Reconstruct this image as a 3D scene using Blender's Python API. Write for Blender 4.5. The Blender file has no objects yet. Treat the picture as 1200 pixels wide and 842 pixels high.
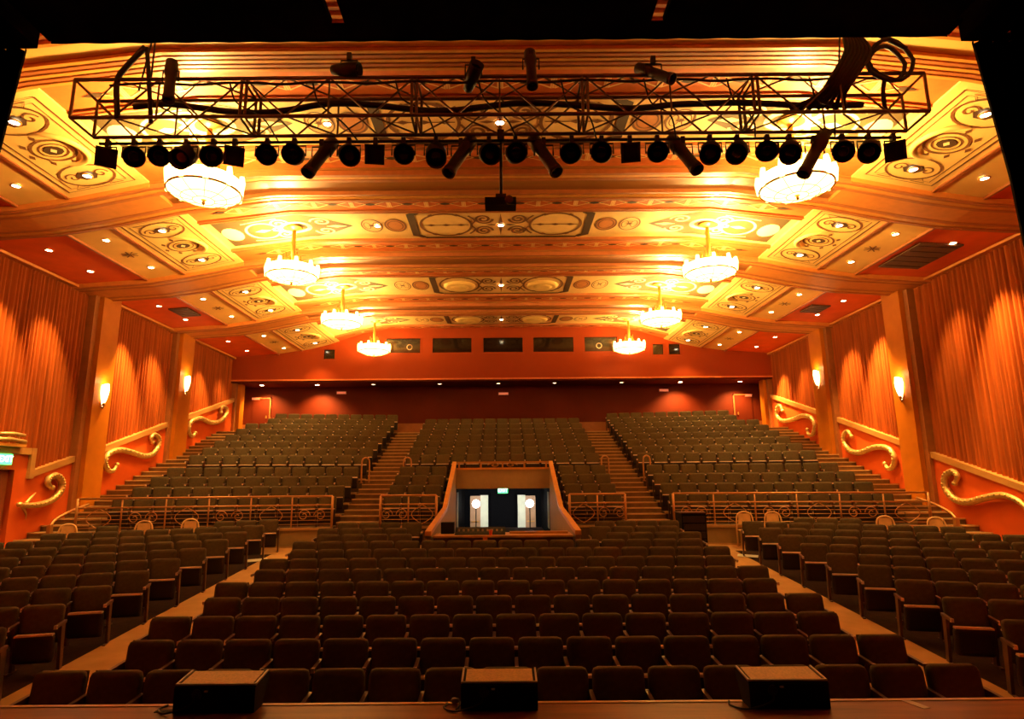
import bpy, math, random
from mathutils import Vector, Matrix
random.seed(7)
scn = bpy.context.scene
col = scn.collection
PI = math.pi

# ------------------------------------------------------------------ camera, world, exposure
F, PX, PY = 730.0, 588.0, 421.0
TILT, ROLL, ZC = math.radians(11.0), math.radians(0.45), 2.75
cam_d = bpy.data.cameras.new('camera')
cam = bpy.data.objects.new('camera', cam_d); col.objects.link(cam)
cam_d.sensor_fit = 'HORIZONTAL'; cam_d.sensor_width = 36.0
cam_d.lens = 36.0 * F / 1200.0
cam_d.shift_x = (600.0 - PX) / 1200.0
cam_d.clip_start = 0.05; cam_d.clip_end = 200
cam.matrix_world = (Matrix.Translation((0, 0, ZC)) @ Matrix.Rotation(PI/2 + TILT, 4, 'X')
                    @ Matrix.Rotation(-ROLL, 4, 'Z'))
scn.camera = cam
world = bpy.data.worlds.new('world'); scn.world = world; world.use_nodes = True
world.node_tree.nodes['Background'].inputs[0].default_value = (1.0, 0.5, 0.2, 1)
world.node_tree.nodes['Background'].inputs[1].default_value = 0.0015
scn.view_settings.view_transform = 'Standard'
scn.view_settings.look = 'None'
scn.view_settings.gamma = 1.0
scn.view_settings.use_curve_mapping = False
scn.view_settings.exposure = 0.32
scn.cycles.use_denoising = True
scn.cycles.max_bounces = 6
scn.cycles.diffuse_bounces = 4
scn.cycles.sample_clamp_indirect = 6.0
WARM = (1.0, 0.55, 0.15)
E_CHAND_UP = 1050.0      # lamp above each chandelier bowl (W)
E_CHAND_GLOW = 7.0    # glass emission
E_RED_SPOT = 1900.0     # downlights washing the curtains (W)
E_PANEL_SPOT = 420.0    # downlights in ornate and plain panels (W)
E_SOFFIT = 620.0

# pixel -> ray (1200x842 frame); only used with a real surface (wall, floor) to find a place
def ray(u, v):
    x, y = u - PX, -(v - PY)
    c, s = math.cos(-ROLL), math.sin(-ROLL)
    x, y = c*x - s*y, s*x + c*y
    return (x, F*math.cos(TILT) - y*math.sin(TILT), F*math.sin(TILT) + y*math.cos(TILT))
def on_x(u, v, X):
    d = ray(u, v); k = X/d[0]; return (X, d[1]*k, ZC + d[2]*k)
def on_y(u, v, Y):
    d = ray(u, v); k = Y/d[1]; return (d[0]*k, Y, ZC + d[2]*k)
def on_z(u, v, Z):
    d = ray(u, v); k = (Z-ZC)/d[2]; return (d[0]*k, d[1]*k, Z)
def proj(X, Y, Z):
    z = Z - ZC
    dep = Y*math.cos(TILT) + z*math.sin(TILT); up = -Y*math.sin(TILT) + z*math.cos(TILT)
    x, y = F*X/dep, F*up/dep
    c, s = math.cos(ROLL), math.sin(ROLL)
    return (PX + c*x - s*y, PY - (s*x + c*y), dep)

# ------------------------------------------------------------------ materials
MATS = {}
def mat(name, rgb, rough=0.6, metal=0.0, var=0.12, scale=6.0, emit=None, estr=0.0, bump=0.0, spec=0.5, bscale=None, stretch=None):
    m = bpy.data.materials.new(name); m.use_nodes = True
    nt = m.node_tree; b = nt.nodes['Principled BSDF']
    b.inputs['Roughness'].default_value = rough
    b.inputs['Metallic'].default_value = metal
    b.inputs['Specular IOR Level'].default_value = spec
    tc = nt.nodes.new('ShaderNodeTexCoord')
    mp = nt.nodes.new('ShaderNodeMapping')
    if stretch: mp.inputs['Scale'].default_value = stretch
    nt.links.new(tc.outputs['Object'], mp.inputs['Vector'])
    nz = nt.nodes.new('ShaderNodeTexNoise'); nz.inputs['Scale'].default_value = scale; nz.inputs['Detail'].default_value = 5
    nt.links.new(mp.outputs['Vector'], nz.inputs['Vector'])
    rp = nt.nodes.new('ShaderNodeValToRGB')
    lo = tuple(max(0, c*(1-var)) for c in rgb) + (1,); hi = tuple(min(1, c*(1+var)) for c in rgb) + (1,)
    rp.color_ramp.elements[0].color = lo; rp.color_ramp.elements[1].color = hi
    rp.color_ramp.elements[0].position = 0.3; rp.color_ramp.elements[1].position = 0.7
    nt.links.new(nz.outputs['Fac'], rp.inputs['Fac'])
    nt.links.new(rp.outputs['Color'], b.inputs['Base Color'])
    if emit:
        b.inputs['Emission Color'].default_value = (*emit, 1); b.inputs['Emission Strength'].default_value = estr
    if bump:
        n2 = nt.nodes.new('ShaderNodeTexNoise'); n2.inputs['Scale'].default_value = bscale or scale*8
        nt.links.new(mp.outputs['Vector'], n2.inputs['Vector'])
        bp = nt.nodes.new('ShaderNodeBump'); bp.inputs['Strength'].default_value = bump; bp.inputs['Distance'].default_value = 0.02
        nt.links.new(n2.outputs['Fac'], bp.inputs['Height']); nt.links.new(bp.outputs['Normal'], b.inputs['Normal'])
    MATS[name] = m
    return m
mat('tan', (.90, .62, .20), .55, var=.06, scale=1.5)
mat('tan_flat', (.88, .54, .14), .6, var=.06, scale=1.5)
mat('band', (.90, .62, .24), .5, var=.05)
mat('red_ceiling', (.85, .15, .025), .6, var=.08, scale=2, spec=0.15)
mat('strip_red', (.66, .17, .035), .55, var=.1)
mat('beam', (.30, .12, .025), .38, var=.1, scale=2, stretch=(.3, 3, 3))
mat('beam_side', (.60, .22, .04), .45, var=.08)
mat('mould', (.40, .13, .035), .4, var=.1)
mat('mould_gold', (.62, .28, .05), .35, var=.1)
mat('paint_dark', (.07, .035, .012), .6, var=.15)
mat('paint_brown', (.20, .075, .018), .6, var=.15)
mat('paint_rust', (.55, .20, .04), .6, var=.1)
mat('paint_cream', (.95, .82, .45), .5, var=.05)
mat('paint_olive', (.09, .065, .026), .6, var=.1)
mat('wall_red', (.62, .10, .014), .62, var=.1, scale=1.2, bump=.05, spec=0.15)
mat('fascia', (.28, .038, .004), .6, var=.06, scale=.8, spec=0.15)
mat('pilaster', (.45, .135, .006), .5, var=.1, scale=2, spec=0.15)
mat('pil_edge', (.30, .10, .02), .5, var=.1)
mat('curtain', (.31, .066, .007), .75, var=.30, scale=1.6, stretch=(6, 6, .3), bump=.1, spec=0.15)  # vertical streaks painted in to deepen the shading of the folds
mat('rail_wood', (.45, .22, .06), .4, var=.15, scale=5, stretch=(1, .3, 1))
mat('gilt', (.66, .44, .15), .32, metal=.55, var=.15, scale=14, bump=.25)
mat('carpet', (.022, .010, .007), .95, var=.3, scale=12, bump=.2, spec=.1)
mat('aisle', (.42, .25, .09), .8, var=.12, scale=3, spec=.2)
mat('terrace', (.085, .05, .022), .9, var=.2, scale=5, spec=.2)
mat('step', (.16, .085, .03), .7, var=.2, scale=5, spec=.2)
mat('nosing', (.50, .30, .11), .5, var=.1)
mat('lowwall', (.30, .22, .10), .8, var=.08)
mat('stage', (.27, .082, .006), .38, var=.3, scale=3, stretch=(.5, 4, 1), bump=.04, spec=0.25)
mat('fabric', (.072, .052, .021), .85, var=.18, scale=20, bump=.12, spec=.25)
mat('seat_under', (.014, .005, .004), .55, var=.2)
mat('seat_trim_glint', (.80, .60, .44), .25, var=.15, spec=.9)  # lip trim, paled so its colour carries the highlight from above
mat('seat_metal', (.085, .032, .016), .4, metal=.2, var=.2)
mat('arm_cap_glint', (.80, .62, .44), .25, var=.1, spec=.9)  # caps kept pale to paint the highlights on the armrest ends
mat('black', (.006, .005, .005), .75, var=.3, spec=.2)
mat('black_cloth', (.007, .004, .004), .95, var=.4, bump=.2, spec=.05)
mat('can_metal', (.05, .026, .014), .4, metal=.4, var=.2)
mat('black_metal', (.018, .012, .010), .42, metal=.3, var=.2)
mat('truss_metal', (.16, .10, .06), .38, metal=.7, var=.2)
mat('cable', (.008, .006, .005), .55, var=.2)
mat('brass', (.75, .40, .10), .3, metal=.7, var=.1)
mat('glass_glow', (1, .9, .7), .3, emit=(1.0, .60, .15), estr=E_CHAND_GLOW)
mat('band_glow', (1, .9, .7), .3, emit=(1.0, .62, .20), estr=E_CHAND_GLOW*2.0)
mat('chand_rib', (.62, .36, .10), .4, metal=.4)
mat('lamp', (1, .9, .7), .3, emit=(1.0, .80, .46), estr=30)
mat('lamp_dim', (1, .9, .7), .3, emit=(1.0, .66, .34), estr=5)
mat('sconce_glow', (1, .9, .7), .3, emit=(1.0, .68, .30), estr=9)
mat('globe', (1, 1, 1), .3, emit=(1.0, .95, .86), estr=12)
mat('lens', (.01, .008, .008), .12, var=.1, spec=.8)
mat('window_glass', (.012, .006, .004), .1, var=.2, spec=.8)
mat('booth', (.02, .012, .008), .8)
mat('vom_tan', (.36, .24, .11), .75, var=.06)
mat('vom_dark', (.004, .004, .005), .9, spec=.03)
mat('vom_cap', (.62, .28, .06), .4, var=.1)
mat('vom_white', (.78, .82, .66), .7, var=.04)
mat('vom_wood', (.48, .26, .13), .5, var=.1)
mat('exit_green', (.1, .9, .25), .4, emit=(.08, .95, .22), estr=2.5)
mat('exit_text', (.9, 1, .9), .4, emit=(.7, 1, .75), estr=3)
mat('sign_red', (.7, .2, .12), .5, emit=(1, .25, .12), estr=.35)
mat('grille', (.85, .50, .16), .55, var=.15, scale=60)
mat('trim_light', (.62, .48, .34), .4)
mat('chair_wood', (.72, .47, .20), .45, var=.12)
mat('rail_metal', (.50, .24, .07), .35, metal=.35, var=.1)
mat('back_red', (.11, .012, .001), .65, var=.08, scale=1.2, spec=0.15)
mat('motif_gold', (.90, .62, .24), .5, var=.08)
mat('door', (.28, .07, .02), .5, var=.1)
mat('vent', (.12, .055, .02), .6)

# ------------------------------------------------------------------ mesh builder
class MB:
    def __init__(s): s.v, s.f = [], []
    def add(s, vs, fs):
        o = len(s.v); s.v += [tuple(p) for p in vs]; s.f += [tuple(i+o for i in f) for f in fs]; return s
    def box(s, x0, x1, y0, y1, z0, z1):
        return s.add([(x0,y0,z0),(x1,y0,z0),(x1,y1,z0),(x0,y1,z0),(x0,y0,z1),(x1,y0,z1),(x1,y1,z1),(x0,y1,z1)],
                     [(3,2,1,0),(4,5,6,7),(0,1,5,4),(1,2,6,5),(2,3,7,6),(3,0,4,7)])
    def prism(s, pts, off):
        n = len(pts); q = [(p[0]+off[0], p[1]+off[1], p[2]+off[2]) for p in pts]
        return s.add(list(pts)+q, [tuple(range(n-1,-1,-1)), tuple(range(n,2*n))] + [(i,(i+1)%n,(i+1)%n+n,i+n) for i in range(n)])
    def tube(s, path, r, n=6, caps=True, closed=False):
        P = [Vector(p) for p in path]; m = len(P)
        rr = r if isinstance(r, (list, tuple)) else [r]*m
        vs = []; up = None
        for i, p in enumerate(P):
            if closed: t = P[(i+1)%m] - P[i-1]
            else: t = P[min(i+1,m-1)] - P[max(i-1,0)]
            t = t.normalized() if t.length > 1e-9 else Vector((0,0,1))
            if up is None:
                up = Vector((0,0,1)) if abs(t.z) < .9 else Vector((1,0,0))
            a = t.cross(up)
            if a.length < 1e-6: a = t.cross(Vector((.3,.9,.1)))
            a.normalize(); b = a.cross(t).normalized(); up = b
            for k in range(n):
                w = 2*PI*k/n; q = p + (a*math.cos(w) + b*math.sin(w))*rr[i]; vs.append(tuple(q))
        fs = []
        for i in range(m if closed else m-1):
            j = (i+1) % m
            for k in range(n): fs.append((i*n+k, i*n+(k+1)%n, j*n+(k+1)%n, j*n+k))
        if caps and not closed: fs += [tuple(range(n-1,-1,-1)), tuple(range((m-1)*n, m*n))]
        return s.add(vs, fs)
    def lathe(s, prof, c=(0,0,0), n=24, axis='z', close=True):
        vs = []
        for (r, h) in prof:
            for k in range(n):
                w = 2*PI*k/n; a, b = r*math.cos(w), r*math.sin(w)
                p = {'z': (a, b, h), 'y': (a, h, b), 'x': (h, a, b)}[axis]
                vs.append((c[0]+p[0], c[1]+p[1], c[2]+p[2]))
        fs = []
        for i in range(len(prof)-1):
            for k in range(n): fs.append((i*n+k, i*n+(k+1)%n, (i+1)*n+(k+1)%n, (i+1)*n+k))
        if close: fs += [tuple(range(n-1,-1,-1)), tuple(range((len(prof)-1)*n, len(prof)*n))]
        return s.add(vs, fs)
    def ribbon(s, pts, w, fn, closed=False, th=.012):
        """flat painted line of width w on a surface fn(x,y)->z (a thin raised strip)"""
        m = len(pts); L, R = [], []
        for i in range(m):
            a = pts[i-1] if (closed or i > 0) else pts[i]; b = pts[(i+1)%m] if (closed or i < m-1) else pts[i]
            dx, dy = b[0]-a[0], b[1]-a[1]; l = math.hypot(dx, dy) or 1
            nx, ny = -dy/l*w/2, dx/l*w/2
            L.append((pts[i][0]+nx, pts[i][1]+ny)); R.append((pts[i][0]-nx, pts[i][1]-ny))
        vs = [(x, y, fn(x,y)-th) for x, y in L] + [(x, y, fn(x,y)-th) for x, y in R]
        fs = [(i, (i+1)%m, m+(i+1)%m, m+i) for i in range(m if closed else m-1)]
        return s.add(vs, fs)
    def fill(s, pts, fn, th=.010):
        n = len(pts); cx = sum(p[0] for p in pts)/n; cy = sum(p[1] for p in pts)/n
        vs = [(cx, cy, fn(cx,cy)-th)] + [(x, y, fn(x,y)-th) for x, y in pts]
        return s.add(vs, [(0, i+1, (i+1)%n+1) for i in range(n)])
    def mesh(s, name, m, smooth=False):
        me = bpy.data.meshes.new(name); me.from_pydata(s.v, [], s.f); me.materials.append(MATS[m])
        if smooth: me.polygons.foreach_set('use_smooth', [True]*len(me.polygons))
        me.update(); return me
    def build(s, name, m, parent=None, smooth=False, local=False):
        o = bpy.data.objects.new(name, s.mesh(name, m, smooth)); col.objects.link(o)
        if parent is not None: adopt(o, parent, local)
        return o
WORLD_M = {}
def adopt(o, parent, local=False):
    o.parent = parent
    if not local:
        M = WORLD_M.get(parent.name)
        if M is not None: o.matrix_parent_inverse = M.inverted()
def thing(name, label, cat, loc, group=None, rz=0.0):
    o = bpy.data.objects.new(name, None); col.objects.link(o); o.location = loc; o.rotation_euler = (0,0,rz)
    o.empty_display_size = .1
    WORLD_M[o.name] = Matrix.Translation(loc) @ Matrix.Rotation(rz, 4, 'Z')
    o['label'] = label; o['category'] = cat
    if group: o['group'] = group
    return o
def tag(o, label, cat, group=None):
    o['label'] = label; o['category'] = cat
    if group: o['group'] = group
    return o
def struct(o, label=None):
    o['kind'] = 'structure'
    if label: o['label'] = label
    return o
def lamp(name, kind, loc, energy, color, parent=None, size=.05, spot=None, blend=.6, target=None):
    d = bpy.data.lights.new(name, kind); d.energy = energy; d.color = color
    if kind in ('POINT', 'SPOT'): d.shadow_soft_size = size
    if kind == 'SPOT': d.spot_size = spot; d.spot_blend = blend
    o = bpy.data.objects.new(name, d); col.objects.link(o); o.location = loc
    if target is not None:
        o.rotation_euler = (Vector(target)-Vector(loc)).to_track_quat('-Z', 'Y').to_euler()
    if parent is not None: adopt(o, parent)
    return o
def catmull(pts, k=6, closed=False):
    out = []; n = len(pts); P = [Vector(p) for p in pts]
    for i in range(n if closed else n-1):
        p0 = P[i-1] if (closed or i > 0) else P[0]*2-P[1]; p1 = P[i]; p2 = P[(i+1)%n]
        p3 = P[(i+2)%n] if (closed or i+2 < n) else P[-1]*2-P[-2]
        for j in range(k):
            t = j/k
            out.append(.5*((2*p1)+(p2-p0)*t+(2*p0-5*p1+4*p2-p3)*t*t+(3*p1-p0-3*p2+p3)*t*t*t))
    if not closed: out.append(P[-1])
    return out
ORD = ['first','second','third','fourth','fifth','sixth','seventh','eighth','ninth','tenth','eleventh','twelfth','thirteenth',
       'fourteenth','fifteenth','sixteenth','seventeenth','eighteenth','nineteenth','twentieth','twenty-first','twenty-second',
       'twenty-third','twenty-fourth','twenty-fifth','twenty-sixth','twenty-seventh','twenty-eighth','twenty-ninth','thirtieth']
SIDE = {-1: 'exit-door side', 1: 'side opposite the exit door'}

# ------------------------------------------------------------------ the setting: stage, floor
W = 12.45
def floor_z(y): return 0.09 + .079*(y-6.6)
st = struct(MB().box(-9, 9, -3, 4.79, 0.9, 1.2).build('floor_stage', 'stage'))
struct(MB().box(-9, 9, 4.79, 4.83, 0.85, 1.205).build('trim_1', 'mould_gold'))
struct(MB().box(-9, 9, 4.70, 4.80, -.3, 0.9).build('wall_stage_front', 'black'))
fl = MB().add([(-W,4.8,floor_z(4.8)),(W,4.8,floor_z(4.8)),(W,18.4,floor_z(18.4)),(-W,18.4,floor_z(18.4)),
               (-W,4.8,-.5),(W,4.8,-.5),(W,18.4,-.5),(-W,18.4,-.5)],
              [(0,1,2,3),(7,6,5,4),(0,4,5,1),(1,5,6,2),(2,6,7,3),(3,7,4,0)]).build('floor', 'carpet')
struct(fl)
def slab_on_floor(pts, t=.012):
    b = [(x, y, floor_z(y)+t) for x, y in pts]
    return MB().prism(b, (0,0,-t*.9))
for sx in (-1, 1):
    p = slab_on_floor([(sx*4.5,5.0),(sx*6.04,5.0),(sx*6.04,16.9),(sx*4.5,16.9)][::sx]).build('aisle_floor', 'aisle', fl)
    # white patch of step lighting at the aisle head
slab_on_floor([(-11,16.9),(11,16.9),(11,18.1),(-11,18.1)]).build('cross_aisle_floor', 'aisle', fl)

# upper terraces ------------------------------------------------------------------
NR = 12
TH = math.radians(10.0)
def row_y(i): return 18.6 + .9*i + (.45 if i >= 4 else 0)
def row_z(i): return 1.50 + .30*i + (.15 if i >= 4 else 0)
CB, IN, OUT = 3.48, 4.78, 11.15
YB = 30.2
def terrace(name, xa, xb, rows, slope):
    o = None
    for i in rows:
        y0 = row_y(i) - .55
        y1 = (row_y(i+1) - .55) if i < NR-1 else YB
        z = row_z(i)
        f = lambda x, y: y - slope*max(0, abs(x)-IN)
        P = [(xa, f(xa,y0)), (xb, f(xb,y0)), (xb, f(xb,y1) if i < NR-1 else YB), (xa, f(xa,y1) if i < NR-1 else YB)]
        m = MB().prism([(x, y, -.2) for x, y in P], (0,0,z+.2))
        if o is None:
            o = struct(m.build(name, 'terrace'))
        else:
            m.build('terrace_step', 'terrace', o)
        MB().prism([(P[0][0],P[0][1]-.012,z-.05),(P[1][0],P[1][1]-.012,z-.05),(P[1][0],P[1][1]+.03,z-.05),(P[0][0],P[0][1]+.03,z-.05)],(0,0,.056)).build('nosing', 'nosing', o)
    return o
tl = math.tan(TH)
terrace('floor_terrace_left', -OUT, -IN, range(NR), tl)
terrace('floor_terrace_right', IN, OUT, range(NR), tl)
WX = 1.78   # half width of the well, outside face of its parapets
terrace('floor_terrace_centre', -CB, -WX, range(4), 0)
terrace('floor_terrace_centre_opposite', WX, CB, range(4), 0)
tc_ = None
for i in range(4, NR):
    y0 = row_y(i)-.55; y1 = (row_y(i+1)-.55) if i < NR-1 else YB
    zb = 2.75 if y0 < 29 else 2.75
    m = MB().box(-CB, CB, y0, y1, zb, row_z(i))
    if tc_ is None: tc_ = struct(m.build('floor_terrace_centre_upper', 'terrace'))
    else: m.build('terrace_step', 'terrace', tc_)
    MB().box(-CB, CB, y0-.012, y0+.03, row_z(i)-.05, row_z(i)+.006).build('nosing', 'nosing', tc_)
# low wall faces below the terraces
for sx in (-1, 1):
    y0 = row_y(0)-.55
    P = [(sx*IN, y0-.04), (sx*OUT, y0-.04-tl*(OUT-IN))]
    o = MB().prism([(P[0][0],P[0][1],.5),(P[1][0],P[1][1],.5),(P[1][0],P[1][1]+.03,.5),(P[0][0],P[0][1]+.03,.5)],(0,0,.95)).build('wall_low_'+('left' if sx<0 else 'right'),'lowwall')
    struct(o)
    MB().prism([(P[0][0],P[0][1]-.04,1.44),(P[1][0],P[1][1]-.04,1.44),(P[1][0],P[1][1]+.03,1.44),(P[0][0],P[0][1]+.03,1.44)],(0,0,.07)).build('wall_cap','nosing',o)
    MB().prism([(P[0][0],P[0][1]-.03,.9),(P[1][0],P[1][1]-.03,.9),(P[1][0],P[1][1]+.01,.9),(P[0][0],P[0][1]+.01,.9)],(0,0,.12)).build('skirting','nosing',o)
# stair aisles: one step per half row, each a part
def stair(name, xa, xb, y_start, y_end, shift=0.0):
    base = None
    z0 = floor_z(y_start-.2)
    y = y_start; n = 0
    zt = lambda yy: max(z0+.15, 1.50 + (yy + .55 - shift - row_y(0))*(.30/.9)*1.0)
    while y < y_end:
        z = min(zt(y), row_z(NR-1))
        m = MB().box(xa, xb, y, y+.45 if y+.45 < y_end else YB, -.1, z)
        if base is None: base = struct(m.build(name, 'step'))
        else: m.build('step', 'step', base)
        MB().box(xa, xb, y-.012, y+.035, z-.03, z+.006).build('nosing', 'nosing', base)
        y += .45
    return base
stair('floor_stair_left', -IN, -CB, 16.6, 28.4)
stair('floor_stair_right', CB, IN, 16.6, 28.4)
stair('floor_stair_wall_left', -W, -OUT, 15.5, 28.0, -tl*(OUT-IN)-.1)
stair('floor_stair_wall_right', OUT, W, 15.5, 28.0, -tl*(OUT-IN)-.1)

# ------------------------------------------------------------------ side walls
BOT = {3: ((24.45, 5.26), (28.65, 6.50)), 2: ((19.65, 3.82), (23.1, 4.88))}
def wall_side(sx):
    nm = 'left' if sx < 0 else 'right'
    X = sx*12.75      # plane behind the curtains
    wl = struct(MB().box(min(X,X+sx*.2), max(X,X+sx*.2), 4.9, YB, -.3, 9.2).build('wall_'+nm, 'wall_red'))
    # dado panels below each curtain (in front of the curtain plane), with a sloping rail on top
    def dado(pts, part=True):
        xf = sx*12.47
        m = MB().prism([(xf, y, z) for y, z in pts], (sx*.27, 0, 0))
        m.build('dado_panel', 'wall_red', wl)
    def rail(a, b, h=.17):
        xf = sx*12.40
        MB().prism([(xf,a[0],a[1]-h/2),(xf,b[0],b[1]-h/2),(xf,b[0],b[1]+h/2),(xf,a[0],a[1]+h/2)], (sx*.33,0,0)).build('dado_rail','rail_wood',wl)
    for k in (2, 3):
        a, b = BOT[k]
        dado([(a[0]-.25,-.2),(b[0]+.25,-.2),(b[0]+.25,b[1]),(a[0]-.25,a[1])])
        rail((a[0]-.12,a[1]-.03), (b[0]+.12,b[1]+.03))
    if sx < 0:
        dado([(16.62,-.2),(18.45,-.2),(18.45,3.45),(16.62,2.98)])
        dado([(12.0,-.2),(14.35,-.2),(14.35,3.55),(12.0,3.55)])
        dado([(14.35,3.12),(16.15,3.12),(16.15,3.55),(14.35,3.55)])
        dado([(16.15,-.2),(16.62,-.2),(16.62,3.55),(16.15,3.55)])
        rail((16.55,2.98),(18.3,3.47)); rail((11.9,3.60),(16.72,3.60))
        MB().box(-12.74,-12.385,16.56,16.72,2.9,3.69).build('dado_rail','rail_wood',wl)
    else:
        dado([(11.0,-.2),(18.45,-.2),(18.45,3.42),(15.37,2.52),(11.0,1.3)])
        rail((18.3,3.40),(13.9,2.09))
    # pilasters
    for (a, b) in ((18.35, 19.45), (23.2, 24.35), (28.75, 29.45), (12.9, 13.9)):
        if sx < 0 and a < 13: a, b = 11.9, 12.9
        p = MB().box(min(sx*12.22,sx*12.76), max(sx*12.22,sx*12.76), a+.12, b-.12, -.2, 8.6).build('pilaster', 'pilaster', wl)
        MB().box(min(sx*12.36,sx*12.76), max(sx*12.36,sx*12.76), a-.08, b+.08, -.2, 8.6).build('pilaster_edge', 'pil_edge', wl)
    MB().box(min(sx*12.38,sx*12.76), max(sx*12.38,sx*12.76), 10.5, 28.7, 8.41, 8.48).build('cornice', 'beam_side', wl)
    return wl
wallL = wall_side(-1); wallR = wall_side(1)

def bottom_fn(k, sx):
    if k in BOT:
        (y0,z0),(y1,z1) = BOT[k]; return lambda y: z0+(z1-z0)*(y-y0)/(y1-y0)
    if sx < 0: return lambda y: 3.5 if y < 16.68 else 2.98+(y-16.55)*.28-.05
    return lambda y: 3.40-(18.3-y)*.298
def curtain(sx, k, ya, yb):
    fn = bottom_fn(k, sx); m = MB(); rnd = random.Random(k*10+sx)
    n = int((yb-ya)/.0175); vs = []; ph = 0; amp = .05; wl = .14
    for i in range(n+1):
        y = ya+(yb-ya)*i/n
        ph += (2*PI*(yb-ya)/n)/wl
        if i % 8 == 0: amp = rnd.uniform(.05,.10); wl = rnd.uniform(.12,.19)
        s_ = math.sin(ph); dx = amp*(abs(s_)**.6)*(1 if s_ > 0 else -1)
        xb_ = sx*(12.60+dx); xt_ = sx*(12.60+dx*.9)
        zb_ = fn(y)-.05
        vs += [(xb_, y, zb_), (xt_, y, 8.46)]
    fs = [(2*i, 2*i+2, 2*i+3, 2*i+1) for i in range(n)]
    m.add(vs, fs)
    o = m.build('pleated_curtain', 'curtain', None, smooth=True)
    where = {1: 'nearest the stage', 2: 'between the two sconces', 3: 'farthest from the stage'}[k]
    tag(o, 'tall red-brown pleated wall curtain %s, on the %s' % (where, SIDE[sx]), 'curtain', 'pleated wall curtains')
for sx in (-1, 1):
    curtain(sx, 1, 12.9 if sx < 0 else 13.85, 18.3); curtain(sx, 2, 19.5, 23.15); curtain(sx, 3, 24.4, 28.7)

# gilded scrolls on the dado panels (pixel paths unprojected on the wall plane)
SCROLLS = {
 (-1,1): [(23,591),(35,592),(50,590),(63,584),(71,574),(72,564),(66,557),(58,560),(56,567),(61,571)],
 (-1,2): [(137,544),(133,551),(127,551),(123,543),(127,532),(140,527),(155,530),(168,534),(178,532),(185,523),(186,513),(181,509),(177,513),(179,518)],
 (-1,3): [(229,507),(225,511),(221,505),(224,494),(235,490),(247,495),(258,493),(265,485),(265,478),(260,477),(259,483)],
 (1,1): [(1119,566),(1122,558),(1116,552),(1108,558),(1109,573),(1120,585),(1135,588),(1155,583),(1175,580),(1192,586),(1204,596)],
 (1,2): [(998,511),(993,505),(989,510),(990,520),(997,528),(1008,530),(1025,524),(1040,525),(1048,535),(1047,546),(1041,549),(1037,543)],
 (1,3): [(917,481),(914,475),(911,478),(911,488),(918,493),(930,491),(940,487),(950,489),(955,498),(953,508),(948,509),(946,503)]}
for (sx, k), px in SCROLLS.items():
    pts = [on_x(u, v, sx*12.36) for u, v in px]
    path = catmull(pts, 6); n = len(path)
    rr = [.035+.062*math.sin(PI*min(1,max(0,(i+2)/(n+3))))**.6 for i in range(n)]
    where = {1: 'below the curtain nearest the stage', 2: 'below the curtain between the sconces', 3: 'below the curtain farthest from stage'}[k]
    base = path[0]
    t = thing('gilded_scroll', 'gilded S-shaped plaster scroll %s, %s' % (where, SIDE[sx]), 'ornament', tuple(base), 'gilded wall scrolls')
    MB().tube(path, rr, 8).build('scroll_body', 'gilt', t, True)
    # beading along the spine
    bd = MB()
    for i in range(4, n-4, 2):
        p = path[i]; r = rr[i]*.42
        bd.lathe([(0.002,-r),(r*.8,-r*.6),(r,0),(r*.8,r*.6),(0.002,r)], (p.x-sx*rr[i]*.8, p.y, p.z+rr[i]*.35), 6)
    bd.build('beading', 'gilt', t, True)
    for e in (0, -1):
        p = path[e]; MB().lathe([(.01,-.07),(.06,-.05),(.08,0),(.06,.05),(.01,.07)], tuple(p), 10).build('volute_eye', 'gilt', t, True)
    if (sx, k) == (-1, 1):
        q = catmull([on_x(u,v,sx*12.42) for u,v in ((30,590),(36,583),(42,577))], 5)
        MB().tube(q, [.05,.05,.045,.045,.04,.04,.035,.03,.02,.015,.01][:len(q)], 7).build('leaf_sprig', 'gilt', t, True)
        q = catmull([on_x(u,v,sx*12.42) for u,v in ((24,592),(30,600),(30,608))], 5)
        MB().tube(q, [.04,.04,.035,.035,.03,.03,.025,.02,.015,.012,.01][:len(q)], 7).build('leaf_sprig', 'gilt', t, True)

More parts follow.
